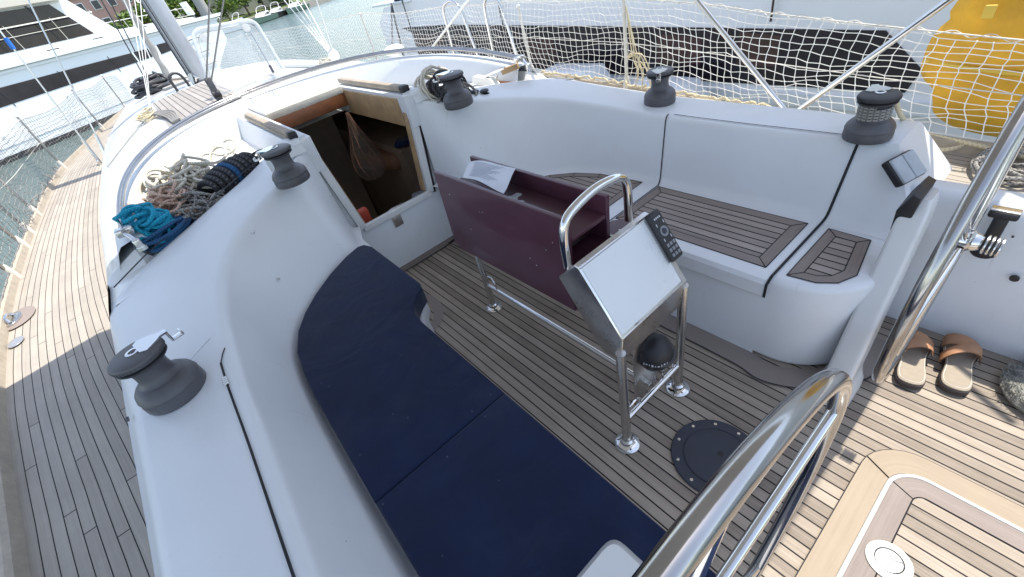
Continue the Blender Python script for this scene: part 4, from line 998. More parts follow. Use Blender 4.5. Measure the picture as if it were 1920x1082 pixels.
rp('rope_coil', 'two upright loops of white flecked rope at the top of the left rope heap', catmull([(3.12 + .06 * math.cos(a) + .008 * a, -.13 + .062 * math.sin(a) - .006 * a, .90 + .05 * math.sin(a * .5) + .045 * math.cos(a)) for a in np.linspace(0, 6 * math.pi, 50)], 3), .0078, 'rope_white', g_)
rp('rope_coil', 'loose grey ropes trailing from the heap to the coaming edge', pile((2.66, .08, zb), .16, .12, .06, 16, .07, 21), .0055, 'rope_grey', g_)
# dark bundled rope with one blue strand, wrapped over
bd = thing('rope_bundle', 'black rope bundle with one blue strand and a loop handle beside the white flecked rope', 'rope bundle', (2.80, -.16, .85))
ax = (Vector((2.83, -.30, .91)) - Vector((2.76, .0, .86))); c0 = Vector((2.80, -.14, .885)); axn = ax.normalized(); s1 = axn.cross(Vector((0, 0, 1))).normalized()
for k in range(9):
    off = -.13 + k * .032; rad_ = .072 * (1 - ((k - 4) / 7) ** 2)
    P = [c0 + axn * off + s1 * math.cos(a) * rad_ * 1.25 + Vector((0, 0, 1)) * math.sin(a) * rad_ * .8 + axn * .02 * math.cos(a * 1.0) for a in np.linspace(0, 2 * math.pi, 24)[:-1]]
    MB().tube(P, .0155, 8, closed=True).build('strand', 'rope_blue' if k == 4 else 'rope_black', bd, smooth=60)
MB().tube(catmull([c0 + axn * .10 + s1 * .02, c0 + axn * .19 + s1 * .045, c0 + axn * .235, c0 + axn * .19 - s1 * .045, c0 + axn * .10 - s1 * .02], 6), .008, 8).build('loop', 'rope_black', bd)
MB().ball(c0, (.07, .10, .05), 16).build('core', 'rope_black', bd)
strip(catmull([(2.24, .50, .79), (2.36, .315, .83), (2.47, .12, .855), (2.60, -.07, .875), (2.685, -.21, .893), (2.70, -.30, .91)], 8), Vector((0, 0, 1)), .014, lift=.006)
# starboard coil
cb_ = thing('rope_coil', 'large coil of black and white rope hanging behind the far forward winch', 'rope', (2.50, -1.42, .86))
def coil(c, R1, R2, n, r_, seed, tilt):
    rg = random.Random(seed); P = []
    for i in range(n * 18):
        a = i * 2 * math.pi / 18; k = 1 + .10 * math.sin(i * .11 + seed) + rg.uniform(-.02, .02)
        v = Vector((R1 * k * math.cos(a), R2 * k * math.sin(a), .05 * math.sin(i * .05 + seed) + rg.uniform(-.012, .012)))
        P.append(Vector(c) + tilt @ v)
    return catmull(P, 2)
TL = Matrix.Rotation(R(-58), 3, 'Y') @ Matrix.Rotation(R(20), 3, 'X')
MB().tube(coil((2.52, -1.40, .93), .115, .15, 7, .0075, 1, TL), .0075, 7).build('white_turns', 'rope_white', cb_, smooth=60)
MB().tube(coil((2.46, -1.43, .905), .11, .13, 10, .0085, 4, TL), .0085, 7).build('black_turns', 'rope_black', cb_, smooth=60)
MB().tube(coil((2.42, -1.44, .875), .09, .11, 6, .0085, 8, TL), .0085, 7).build('black_turns', 'rope_black', cb_, smooth=60)
MB().tube(pile((2.44, -1.41, .80), .10, .13, .07, 14, .07, 8), .0085, 7).build('lower_heap', 'rope_grey', cb_, smooth=60)
# line clutch / lever on the far side
lc = thing('line_clutch', 'white line clutch with metal lever standing behind the far rope coil', 'clutch', (2.72, -1.86, .80))
MB().prism([(2.55, .80), (2.60, .845), (2.80, .85), (2.83, .80)], -1.90, -1.85, 'y', bevel=.006).build('body', 'white_plastic', lc)
b_ = MB(); bar(b_, (2.66, -1.87, .855), (2.50, -1.92, .90), .025, .02, Vector((0, 0, 1))); b_.build('lever', 'chrome', lc)
b_ = MB(); bar(b_, (2.55, -1.93, .865), (2.44, -1.99, .89), .03, .035, Vector((0, 0, 1))); b_.build('grip', 'wood_tan', lc)
MB().tube([(2.60, -1.90, .80), (2.57, -1.90, .86)], .008, 8).build('post', 'steel', lc)
for k, (px, py) in enumerate(((892, 182), (910, 180))):
    p = on_z(px, py, .835); tag(MB().lathe([(.030, -.02), (.032, .008), (.030, .014), (.012, .020), (.028, .026), (.030, .034), (.02, .040)], p, 22).build('organiser_cap', 'black' if k else 'rubber'), ('black' if k else 'grey') + ' round deck knob just aft of the far forward winch', 'knob')

# ============================================================ stanchions, lifelines, nets
def rail_pt(x, sgn, z): return Vector((x, CL + sgn * (HB(x) - .012), z))
def stanchion(x, sgn, label, h=.62, lean=(0, 0), grp='stanchions along the rail'):
    b = rail_pt(x, sgn, ZD + .03); root = thing('stanchion', label, 'stanchion', tuple(b), grp)
    MB().lathe([(.030, -.03), (.027, .03), (.020, .07), (.016, .085)], b, 16).build('socket', 'old_white', root)
    MB().tube([b, b + Vector((lean[0], lean[1], h))], .0125, 12).build('post', 'old_white' if sgn < 0 else 'wheel_steel', root)
    MB().lathe([(.016, 0), (.018, .01), (.01, .022)], b + Vector((lean[0], lean[1], h - .008)), 12).build('cap', 'white_plastic', root); return b + Vector((lean[0], lean[1], h))
stanchion(2.2, -1, 'white stanchion in the net just left of the middle far winch', .60)
stanchion(6.95, -1, 'white stanchion in the net left of the steel gate hoops', .68)
stanchion(3.42, -1, 'stanchion just right of the second gate hoop', .58, lean=(.05, 0))
stanchion(11.4, -1, 'thin far stanchion beside the clear hatch', .68)
stanchion(-.9, -1, 'stanchion on the far rail aft of the yellow bag', .6)
stanchion(8.15, 1, 'stanchion on the left rail standing alone ahead of the shrouds', .66)
stanchion(10.9, 1, 'stanchion on the left rail beyond the shrouds', .66)
stanchion(13.0, 1, 'most distant stanchion on the left rail', .66)
for x, l_ in ((5.95, 'frontmost of the four gate posts at the left edge'), (5.35, 'second of the four gate posts at the left edge'), (4.95, 'third of the four gate posts at the left edge'), (4.25, 'rearmost of the four gate posts at the left edge')):
    stanchion(x, 1, l_, .62, lean=(.0 if x > 5 else -.1, .02), grp='gate posts on the left rail')
for xa, xb, l_ in ((4.80, 4.42, 'steel gate hoop in the net beside the diagonal white pole'), (4.02, 3.72, 'steel gate hoop in the net behind the far rope coil')):
    a = rail_pt(xa, -1, ZD + .04); b = rail_pt(xb, -1, ZD + .04); root = thing('gate_hoop', l_, 'gate hoop', tuple(a), 'gate hoops on the far rail')
    MB().tube(catmull([a, a + Vector((0, 0, .40)), a + Vector((-.015, 0, .60)), a.lerp(b, .35) + Vector((0, 0, .665)), a.lerp(b, .65) + Vector((0, 0, .665)), b + Vector((.02, 0, .58)), b + Vector((-.04, 0, .35)), b + Vector((-.12, 0, 0))], 7), .0135, 12).build('hoop', 'chrome', root)
    for p in (a, b + Vector((-.12, 0, 0))): MB().lathe([(.03, -.03), (.028, .03), (.018, .06)], p, 14).build('socket', 'old_white', root)
def net(sgn, x0, x1, h, cell, r_, label, seed, mat_='net', sagk=1.0, zlo=.06):
    rg = random.Random(seed); nx = int((x1 - x0) / cell); nz = 13; posts = [2.2, 3.6, 4.6, 6.95, 11.4, -.9] if sgn < 0 else [5.35, 8.15, 10.9, 13.0]
    def zt(x):
        d = min(abs(x - p) for p in posts); return h(x) - .035 * sagk * min(1, d / 1.0)
    G_ = []
    for i in range(nx + 1):
        x = x0 + (x1 - x0) * i / nx; row = []
        for j in range(nz + 1):
            t = j / nz; z = ZD + zlo + (zt(x) - ZD - zlo) * t; wob = (1 if sgn < 0 else .35) * .016 * math.sin(x * 7 + j * .7) + .011 * math.sin(x * 17 + j * 1.3)
            y = CL + sgn * (HB(x) - .012) + sgn * .035 * math.sin(math.pi * t) * math.sin(x * 3.1 + .5)
            row.append(Vector((x + .05 * math.sin(math.pi * t) * math.sin(x * 2.3) + rg.uniform(-.005, .005) - .03 * (1 - t), y + rg.uniform(-.004, .004), z + wob * (1 - t * .7) * (t > 0) + rg.uniform(-.004, .004))))
        G_.append(row)
    mb = MB()
    def seg(a, b):
        d = (b - a); t = d.normalized(); n1 = t.orthogonal().normalized(); n2 = t.cross(n1); vs = []
        for p in (a, b):
            for k in range(3): an = k * 2.0944; vs.append(p + (n1 * math.cos(an) + n2 * math.sin(an)) * r_)
        mb.add(vs, [(0, 1, 4, 3), (1, 2, 5, 4), (2, 0, 3, 5)])
    for i in range(nx + 1):
        for j in range(nz + 1):
            if j < nz and (j or True): seg(G_[i][j], G_[i][j + 1])
            if i < nx: seg(G_[i][j], G_[i + 1][j])
            if rg.random() < .5: k_ = r_ * 2.0; mb.box(G_[i][j], (k_ * 1.2, k_ * 1.2, k_ * 1.2))
    root = thing('safety_net', label, 'net', tuple(G_[0][0])); mb.build('mesh', mat_, root, smooth=60)
    mb = MB()
    for k, off in ((1, .012), (.52, .0)):
        P = [Vector((x0 + (x1 - x0) * i / 90, CL + sgn * (HB(x0 + (x1 - x0) * i / 90) - .012), ZD + zlo + (zt(x0 + (x1 - x0) * i / 90) - ZD - zlo) * k + off)) for i in range(91)]; mb.tube(P, .0032 if k == 1 else .0026, 6)
    # lacing
    P = [Vector((x0 + (x1 - x0) * i / 900, CL + sgn * (HB(x0 + (x1 - x0) * i / 900) - .012) + .010 * math.sin(i * .9), zt(x0 + (x1 - x0) * i / 900) + .012 + .010 * math.cos(i * .9))) for i in range(901)]; mb.tube(P, .0018, 4)
    mb.build('lifeline', 'old_white', root); return root
net(-1, -1.6, 13.5, lambda x: interp(x, [-1, 0, .5, 1.5, 3, 7, 13], [.86, .89, .94, 1.04, 1.09, 1.16, 1.16]), .056, .0020, 'white knotted safety net along the far rail in front of the neighbouring hull', 3)
net(1, 3.4, 13.8, lambda x: 1.10, .085, .0027, 'thin white safety net along the left rail over the water', 5, 'net_old', 1.6)
# bracing rod left side gate, tangle of cord on the left rail
g2 = 'ropes lying along the rails'
for sgn, x0, x1, sd, lab in ((1, 5.2, 8.0, 2, 'tangled light cord gathered along the foot of the left net'), (-1, .9, 3.3, 4, 'thin cream rope lying along the far toe rail')):
    rg = random.Random(sd); P = []
    for i in range(70):
        x = x0 + (x1 - x0) * i / 69; P.append(Vector((x + rg.uniform(-.03, .03), CL + sgn * (HB(x) - .03 + rg.uniform(-.03, .03) * (1 if sgn > 0 else .5)), ZD + .07 + rg.uniform(-.01, .06 if sgn > 0 else .015))))
    rp('rope', lab, catmull(P, 3), .004 if sgn > 0 else .009, 'rope_cream' if sgn < 0 else 'rope_grey', g2)
# rope bunch tied at the stanchion behind the middle winch
cp_ = rail_pt(2.02, -1, .56); mb = MB()
for k in range(9):
    a = k * .9; mb.tube(catmull([rail_pt(2.18, -1, 1.03 if k < 3 else .70), cp_ + Vector((.10 - .02 * k % .1, 0, .18)), cp_ + Vector((.05 * math.cos(a), .04 * math.sin(a), .05)), cp_ + Vector((.08 * math.cos(a), .06 * math.sin(a), -.04))], 4), .004, 5)
tag(mb.build('rope_tassel', 'rope_cream', smooth=60), 'frayed cream rope bunch tied at the foot of the stanchion behind the middle far winch', 'rope')
# thick cream rope loop between winch and yellow bag
P = catmull([Vector((.40, -2.00, .83)), on_z(1690, 218, .72), on_z(1722, 262, .56), on_z(1752, 280, .50), on_z(1790, 278, .49), on_z(1815, 268, .49)], 7)
rp('rope', 'thick cream rope drooping from the rope wrapped winch towards the yellow bag', P, .0085, 'rope_cream')
rp('rope', 'straight cream rope running aft along the far side deck under the yellow bag', [on_z(1660, 235, .51), on_z(1830, 272, .50), on_z(1925, 296, .49)], .0095, 'rope_cream')
rp('rope', 'grey mooring rope tangle on the far deck at the right edge', heap(tuple(on_z(1915, 315, .465)), .12, .16, .06, 9, .007, 31), .007, 'rope_grey')
# diagonal white pole in the net
rp2 = MB().tube([on_y(808, 92, -2.80), on_y(878, 0, -2.70), on_y(900, -30, -2.68)], .012, 10).build('diagonal_pole', 'white_plastic', smooth=60); tag(rp2, 'thin white pole leaning diagonally across the first gate hoop', 'pole')
# bimini frame: two visible legs, bows and the canopy overhead
bm_ = thing('bimini', 'steel bimini frame legs rising past the far net with its canopy overhead', 'bimini', (1.0, CL, .5))
foot = on_z(1478, 214, .52)
k1 = on_y(1300, -8, foot.y - .02); k2 = on_y(1790, -8, foot.y + .06)
def extend(a, b, z): d = (b - a); return a + d * ((z - a.z) / d.z)
e1 = extend(foot, k1, 1.95); e2 = extend(foot, k2, 1.95)
e1.x = min(e1.x, 2.45); e2.x = max(e2.x, -.4)
MB().tube([foot, k1, e1], .0135, 14).build('leg', 'chrome', bm_); MB().tube([foot + Vector((0, .012, -.02)), k2, e2], .0135, 14).build('leg', 'chrome', bm_)
MB().rbox(foot + Vector((0, 0, .0)), (.07, .04, .06), .012).build('foot_fitting', 'steel', bm_)
BY0, BY1 = -2.70, 1.05
def xf(y): return interp(y, [-2.7, -2.30, -2.16, -1.98, -1.5, -1.0, -.6, -.45, -.15, .12, .4, 1.05], [2.15, 2.38, 2.42, 2.45, 2.70, 2.92, 3.05, 2.95, 2.52, 2.62, 2.56, 2.45])
G_ = []
for j in range(41):
    y = BY0 + (BY1 - BY0) * j / 40; row = []
    for i in range(13):
        x0_ = -.06; x = x0_ + (xf(y) - x0_) * i / 12; row.append(Vector((x, y, 1.95 + .24 * (1 - ((y - CL) / 1.78) ** 2))))
    G_.append(row)
G2 = [[p - Vector((0, 0, .006)) for p in r_] for r_ in G_]
MB().grid(G_).build('canopy', 'bimini', bm_)
for k in range(3): MB().tube([G_[j][k * 6] - Vector((0, 0, .02)) for j in range(41)], .0125, 8).build('bow', 'chrome', bm_)

# ============================================================ yellow covered bag on the rail
yb = thing('rescue_bag', 'bulging yellow fabric bag hanging outside the net at the top right', 'bag', (.05, -2.72, .80))
mb = MB(); n1, n2 = 60, 48; G_ = []
for i in range(n1 + 1):
    t = i / n1; th = math.pi * t; row = []
    for j in range(n2 + 1):
        a = 2 * math.pi * j / n2; ce = lambda v, e: math.copysign(abs(v) ** e, v)
        rr = math.sin(th) ** (.55 if t > .5 else .8) * (1.0 if t > .5 else 1 - .30 * (.5 - t) * 1.6)
        fold = 1 + .030 * math.sin(22 * t + 2.0 * math.cos(a * 2)) - .05 * math.exp(-((t - .47) / .012) ** 2) - .035 * math.exp(-((t - .64 - .02 * math.cos(a * 3)) / .016) ** 2) - .03 * math.exp(-((t - .30 - .015 * math.cos(a * 2 + 1)) / .014) ** 2) + .018 * math.sin(a * 9 + t * 5) + .02 * math.sin(34 * t + a * 3) * (t > .55)
        row.append(Vector((.02 + .455 * rr * ce(math.cos(a), .8) * fold, -2.72 + .13 * rr * ce(math.sin(a), .9) * fold, .83 + .385 * ce(math.cos(th), .85) * (1.25 if t < .5 else 1))))
    G_.append(row)
mb.grid(G_); mb.build('cover', 'yellow', yb, smooth=80)
for px, py, h_ in ((1855, 22, .045),):
    p = on_y(px, py, -2.58); MB().rbox(p, (.035, .012, h_), .004).build('strap', 'yellow_strap', yb)
P = [Vector((.02 + .46 * math.cos(a), -2.72 + .14 * math.sin(a), .74 + .01 * math.sin(a * 3))) for a in np.linspace(0, 2 * math.pi, 40)[:-1]]; MB().tube(P, .008, 6, closed=True).build('band', 'yellow_strap', yb)

# ============================================================ fittings of the left side deck
fc_ = on_z(34, 597, ZD + .006); cl = thing('deck_fairlead', 'oval steel fairlead let into the left side deck at the left edge', 'fairlead', tuple(fc_))
Mo = Matrix.Scale(1, 3)
def oval(c, a, b, h, nm, m_, z0=0, root=None, rot=.0):
    pts = [(c.x + a * math.cos(t) * math.cos(rot) - b * math.sin(t) * math.sin(rot), c.y + a * math.cos(t) * math.sin(rot) + b * math.sin(t) * math.cos(rot)) for t in np.linspace(0, 2 * math.pi, 33)[:-1]]
    return MB().prism(pts, c.z + z0, c.z + z0 + h, bevel=min(.002, h / 3)).build(nm, m_, root)
oval(fc_, .135, .085, .003, 'pad', 'teak_margin', 0, cl); oval(fc_ + Vector((.0, .02, 0)), .085, .045, .012, 'plate', 'steel', .002, cl)
MB().tube(catmull([fc_ + Vector((-.06, .02, .015)), fc_ + Vector((-.03, .03, .035)), fc_ + Vector((.03, .03, .035)), fc_ + Vector((.06, .02, .015))], 5), .009, 8).build('horn', 'chrome', cl)
p = on_z(30, 642, ZD + .006); o = oval(p, .052, .036, .005, 'filler_cap', 'alloy'); tag(o, 'small oval grey filler cap on the left side deck below the fairlead', 'cap')
# portlight in the coaming side, tiny drain
pl = thing('portlight', 'narrow dark portlight in the outer face of the left coaming', 'portlight', (2.5, .62, .58))
def on_side(x, z): # outer coaming face
    t = (z - .45) / (.71 - .45); return Vector((x, CL + HC(x) * (1 - t) + edge_h(x) * t + .006, z))
P = [on_side(2.42 + .15 * math.cos(a), .575 + .028 * math.sin(a)) for a in np.linspace(0, 2 * math.pi, 33)[:-1]]
MB().tube(P, .007, 8, closed=True).build('rim', 'old_white', pl); MB().add(P, [tuple(range(32))]).build('pane', 'glass_dark', pl, smooth=0)

# ============================================================ mast, rigging, cabin top gear
YM = CL
def spar(name, label, cat, a, b, r0, r1, material, n=20, grp=None):
    root = thing(name, label, cat, tuple(a), grp); MB().tube([a, b], [r0, r1], n).build('tube', material, root); return root
mb_ = on_z(384, 158, .98); mt_ = Vector((mb_.x + .25, mb_.y, 9))
ms = spar('mast', 'thick grey mast rising from the cabin top behind the clear hatch', 'mast', mb_ + Vector((0, 0, -.06)), mt_, .105, .10, 'alloy')
MB().lathe([(.16, -.03), (.16, .0), (.12, .03), (.11, .06)], mb_, 24).build('collar', 'winch_grey', ms)
for dx, dy in ((-.02, .112), (.06, .10), (-.09, .08)): MB().tube([mb_ + Vector((dx, dy, .05)), mt_ + Vector((dx, dy, 0))], .007, 8).build('halyard', 'winch_dark', ms)
mw = thing('mast_winch', 'small chrome mast winch lying against the mast foot', 'winch', tuple(mb_ + Vector((-.12, .10, .12))))
MB().lathe([(.055, 0), (.05, .02), (.038, .05), (.036, .09), (.05, .11), (.05, .13), (.02, .135)], mb_ + Vector((-.10, .10, .10)), 20, Matrix.Rotation(R(100), 3, 'X') @ Matrix.Rotation(R(30), 3, 'Y')).build('drum', 'chrome', mw)
MB().tube(catmull([mb_ + Vector((-.12, .30, .02)), mb_ + Vector((-.12, .30, .16)), mb_ + Vector((-.10, .24, .20)), mb_ + Vector((-.10, .18, .16)), mb_ + Vector((-.1, .16, .02))], 5), .015, 8).build('loop', 'winch_dark', mw)
fb = on_z(316, 146, .86); ft = on_x(222, -20, fb.x - .4); ft2 = fb + (ft - fb) * 4
fs_ = thing('inner_stay', 'pale furled sail on the inner stay left of the mast', 'furled sail', tuple(fb))
N_ = 80; MB().tube([fb.lerp(ft2, k / N_) + Vector((.01 * math.sin(k * .9), .01 * math.cos(k * 1.3), 0)) for k in range(N_ + 1)], [.05 + .008 * math.sin(k * 1.1) for k in range(N_ + 1)], 14).build('furled_sail', 'sail_grey', fs_)
MB().lathe([(.06, -.02), (.06, .03), (.04, .05)], fb, 16).build('furler_drum', 'winch_dark', fs_)
# main sheet block with two legs rising aft
bl = on_z(412, 186, 1.03); bk = thing('mainsheet_block', 'black and steel block on the cabin top with two taut lines rising from it', 'block', tuple(bl))
bar(b := MB(), bl + Vector((0, 0, -.02)), bl + Vector((0.01, 0.0, .17)), .05, .045, Vector((-1, 0, 0)), .012); b.build('cheeks', 'winch_grey', bk)
MB().lathe([(.03, -.03), (.03, .03)], bl + Vector((0, 0, .04)), 18, Matrix.Rotation(R(90), 3, 'X')).build('sheave', 'winch_dark', bk)
for px, s_ in ((393, .02), (420, -.02)):
    t_ = on_x(px, -5, bl.x - .3); d = t_ - (bl + Vector((0, s_, .14))); MB().tube([bl + Vector((0, s_, .14)), bl + Vector((0, s_, .14)) + d * 3], .0065, 8).build('line', 'rope_grey', bk)
MB().lathe([(.03, -.03), (.025, .02)], bl + Vector((-.0, 0, -.03)), 14).build('eye', 'steel', bk)
# pulley and fan of lines near the middle of the hoops
vb = on_y(626, 103, -1.42); vk = thing('pulley', 'round metal pulley with a fan of thin white lines behind the hoops', 'pulley', tuple(vb))
Mv = Matrix.Rotation(R(70), 3, 'Y') @ Matrix.Rotation(R(20), 3, 'X')
MB().lathe([(.045, -.012), (.048, -.006), (.048, .006), (.045, .012), (.02, .014)], vb, 28, Mv).build('sheave', 'steel', vk)
MB().lathe([(.03, .013), (.03, .018), (.012, .019)], vb, 5, Mv).build('hub', 'old_white', vk)
for k, (px, py) in enumerate(((528, -5), (541, -5), (553, -5), (566, -5), (592, -5))):
    a = vb + Vector((.02 * k - .03, .03 - .012 * k, .0)); t_ = on_y(px, py, vb.y - .02 * k); md = a.lerp(t_, .45) + Vector((0, .0, -.012)); MB().tube(catmull([a, md, t_, t_ + (t_ - md) * 1.5], 4), .0038, 5).build('line', 'net', vk)
tr = thing('deck_track', 'white cylindrical track end lying left of the metal pulley', 'track', tuple(on_z(560, 128, 1.02)))
MB().tube([on_z(528, 124, 1.02), on_z(600, 122, 1.02)], .022, 12).build('tube', 'white_plastic', tr); MB().tube(heap(tuple(on_z(612, 120, 1.02)), .05, .07, .05, 6, .005, 77), .005, 6).build('cord', 'rope_white', tr, smooth=60)
vd = on_z(741, 101, .99); vt = thing('vent_dome', 'rounded white plastic ventilator dome in front of the far net', 'ventilator', tuple(vd)); MB().ball(vd + Vector((0, 0, .03)), (.07, .095, .042), 22).build('dome', 'white_plastic', vt, smooth=60); MB().lathe([(.05, -.08), (.05, .02)], vd, 18).build('neck', 'white_plastic', vt)
# open clear hatch
hq = [on_x(405, 192, 4.72), on_x(358, 58, 4.86), on_x(476, 36, 4.86), on_x(534, 134, 4.72)]
oh = thing('clear_hatch', 'open clear acrylic hatch lid standing up beside the mast', 'hatch lid', tuple(hq[0]))
def rquad(q, r_=.16, n=6):
    out = []
    for i in range(4):
        a, b, c_ = q[i - 1], q[i], q[(i + 1) % 4]; k = r_ if i in (1, 2) else .05; p1 = b.lerp(a, k); p2 = b.lerp(c_, k)
        for j in range(n + 1): t = j / n; out.append(p1.lerp(b, t).lerp(b.lerp(p2, t), t))
    return out
Q = rquad(hq); cc = sum(Q, Vector()) / len(Q); nn = (hq[1] - hq[0]).cross(hq[3] - hq[0]).normalized()
n = len(Q); MB().add([p + nn * .006 for p in Q] + [p - nn * .006 for p in Q], [tuple(range(n)), tuple(range(n, 2 * n))[::-1]] + [(i, (i + 1) % n, n + (i + 1) % n, n + i) for i in range(n)]).build('pane', 'acrylic', oh, smooth=0)
MB().tube(Q, .016, 8, closed=True).build('edge', 'acrylic_edge', oh)
Q2 = [cc + (p - cc) * .90 for p in Q]; MB().tube([p + nn * .01 for p in Q2], .005, 6, closed=True).build('gasket', 'old_white', oh)
st_a = on_x(470, 60, 4.80); st_b = on_x(513, 136, 4.70); MB().tube([st_a, st_b], .006, 8).build('strut', 'alloy', oh); MB().tube([st_a.lerp(st_b, .82), st_b], .012, 10).build('strut_end', 'winch_grey', oh)
for px, py in ((383, 72), (462, 52)): p = on_x(px, py, 4.83); MB().lathe([(.03, -.012), (.03, .012), (.015, .02)], p, 16, Matrix.Rotation(R(90), 3, 'Y')).build('latch', 'white_plastic', oh)
# roof teak panel and its raised white edge
q = [on_z(305, 196, 1.0), on_z(360, 168, 1.0), on_z(398, 184, 1.0), on_z(388, 213, 1.0), on_z(352, 262, 1.0)]
def zr(p, e=.012): return Vector((p.x, p.y, (zin(p.x, p.y) if inside_arch(p.x, p.y) else zroof(p.x, p.y)) + e))
tp = [(6.6, -.08), (4.25, -.05), (4.25, -.62), (6.3, -.72)]
mb = MB(); n_ = 24; G_ = []
for i in range(n_ + 1):
    row = []
    for j in range(9):
        a = Vector((*tp[0], 0)).lerp(Vector((*tp[1], 0)), i / n_); b_ = Vector((*tp[3], 0)).lerp(Vector((*tp[2], 0)), i / n_); row.append(zr(a.lerp(b_, j / 8), .008))
    G_.append(row)
mb.grid(G_, uvf=lambda i, j: (G_[i][j].x, G_[i][j].y)); tag(mb.build('roof_planking', 'teak_roof', smooth=0), 'panel of teak planking on the cabin top below the mast', 'planking')
rp('rope', 'thin white line knotted on the cabin top at the left of the teak panel', heap(tuple(zr(Vector((5.6, .02, 0)), .0)), .16, .10, .09, 7, .006, 41), .006, 'rope_cream')
rp('rope', 'thin cord running from the knot out over the cabin side', [zr(Vector((5.6, .05, 0)), .02), zr(Vector((5.3, .25, 0)), .01), zr(Vector((4.9, .5, 0)), .01)], .004, 'rope_grey')
sp_ = MB()
a0 = zr(Vector((5.55, 0, 0)), .03)
for k in range(3): sp_.tube([a0, on_x(262 - k * 11, -10, a0.x + .4)], .0035, 5)
tag(sp_.build('halyard_bunch', 'net', smooth=60), 'bunch of white lines rising from the knot on the cabin top', 'lines')
for k in range(3):
    y_ = -.06 - .05 * k; MB
mb = MB()
for k in range(5): mb.tube(catmull([zr(Vector((5.5, -.02 - .01 * k, 0)), .03), zr(Vector((5.0, -.08 - .02 * k, 0)), .03), zr(Vector((4.5, -.10 - .012 * k, 0)), .02)], 5), .009, 6)
tag(mb.build('sheet_ropes', 'rope_grey', smooth=60), 'bundle of grey ropes running aft over the edge of the teak panel', 'ropes')
tag(MB().tube(heap(tuple(zr(Vector((9.3, -.25, 0)), .0)), .35, .25, .25, 14, .02, 8), .02, 6).build('dark_gear', 'winch_dark', smooth=60), 'heap of dark rope and fittings on the foredeck ahead of the cabin', 'rope')
# white dinghy floor like board on the foredeck
bd_ = on_z(355, 150, .98)
q = [zr(on_z(300, 160, .97), .03), zr(on_z(345, 133, .97), .03), zr(on_z(372, 140, .97), .03), zr(on_z(368, 156, .97), .03), zr(on_z(310, 168, .97), .03)]
n = len(q); tag(MB().add(q + [p - Vector((0, 0, .05)) for p in q], [tuple(range(n)), tuple(range(n, 2 * n))[::-1]] + [(i, (i + 1) % n, n + (i + 1) % n, n + i) for i in range(n)]).build('sail_cover', 'sail_grey', smooth=0), 'beige canvas cover lying flat on the cabin top left of the mast', 'cover')
# shrouds on the left
sg2 = 'shrouds on the left side'
for k, (px, py, ox, oy, lab) in enumerate(((188, 306, 0, 58, 'outer shroud crossing the left motor yacht with a blue tie'), (203, 300, 53, 0, 'inner shroud running up to the top left corner'))):
    a = on_z(px, py, ZD + .01); up = on_x(ox, oy, a.x + .05); root = thing('shroud', lab, 'shroud', tuple(a), sg2); d = up - a
    MB().tube([a + d.normalized() * .20, a + d * 2.4], .008, 8).build('wire', 'steel', root)
    tb2 = MB(); tb2.tube([a, a + d.normalized() * .30], [.022, .018], 10); tb2.build('turnbuckle', 'chrome', root); MB().rbox(a + Vector((0, 0, .02)), (.16, .03, .07), .01).build('chainplate', 'chrome', root)
    if k == 0: MB().tube([a + d * .88, a + d * .955], .022, 8).build('tie', 'blue_thing', root)
for k, (a_, b__, lab) in enumerate((((278, 158), (190, 0), 'dark stay left of the furled sail'), ((284, 158), (205, 0), 'second dark stay close beside the first'), ((300, 150), (232, 0), 'thin stay running along the furled sail'))):
    a = on_z(*a_, .9); up = on_x(*b__, a.x); d = up - a; tag(MB().tube([a, a + d * 2.5], .010, 6).build('stay', 'winch_dark' if k < 2 else 'net', smooth=60), lab, 'stay', 'stays ahead of the mast')

# ============================================================ water
mb = MB(); mb.add([(-400, -900, -.9), (1500, -900, -.9), (1500, 900, -.9), (-400, 900, -.9)], [(0, 1, 2, 3)]); struct(mb.build('water', 'water', smooth=0))

# ============================================================ motor yacht ahead on the left (side plane through A along U)
A_ = Vector((23.96, 5.07, 0)); U_ = Vector((.62083, -.78394, 0)); V_ = Vector((U_.y, -U_.x, 0)) * -1      # V_ points away from us
if V_.dot(A_) < 0: V_ = -V_
def Y(s_, z, d=0.0): return A_ + U_ * s_ + V_ * d + Vector((0, 0, z))
my = thing('motor_yacht', 'white motor yacht with long dark hull windows moored ahead on the left', 'motor yacht', tuple(Y(4, -.9)))
def plate(poly_, d0, d1, name, m_, parent=my, smooth=30, mb=None):
    own = mb is None; mb = mb or MB(); n = len(poly_)
    mb.add([Y(s_, z, d0) for s_, z in poly_] + [Y(s_, z, d1) for s_, z in poly_], [tuple(range(n)), tuple(range(n, 2 * n))[::-1]] + [(i, (i + 1) % n, n + (i + 1) % n, n + i) for i in range(n)])
    return mb.build(name, m_, parent, smooth=0) if own else mb
plate([(-16, -1.3), (12.0, -1.3), (12.0, -.55), (13.6, .5), (13.6, 1.62), (-16, 1.95)], 0, 4.5, 'hull', 'hull_white')
plate([(-16, -.93), (12.0, -.93), (12.0, -.72), (-16, -.70)], -.03, .02, 'waterline_stripe', 'antifoul')
plate([(-16, -.45), (11.8, -.46), (12.1, -.10), (-16, -.08)], -.02, .02, 'lower_band', 'hull_grey')
plate([(-14, .60), (7.60, .76), (7.58, 1.15), (1.9, 1.27), (-14, 1.3)], -.012, .03, 'hull_window', 'glass_dark')
plate([(7.70, .76), (8.48, .78), (8.50, 1.14), (7.68, 1.15)], -.012, .03, 'hull_window', 'glass_dark')
plate([(9.0, .76), (9.85, .80), (9.95, 1.15), (9.05, 1.17)], -.012, .03, 'hull_window', 'glass_dark')
plate([(-16, 1.98), (14.0, 1.60), (14.0, 1.75), (-16, 2.16)], -.16, 4.7, 'rubbing_strake', 'hull_white')
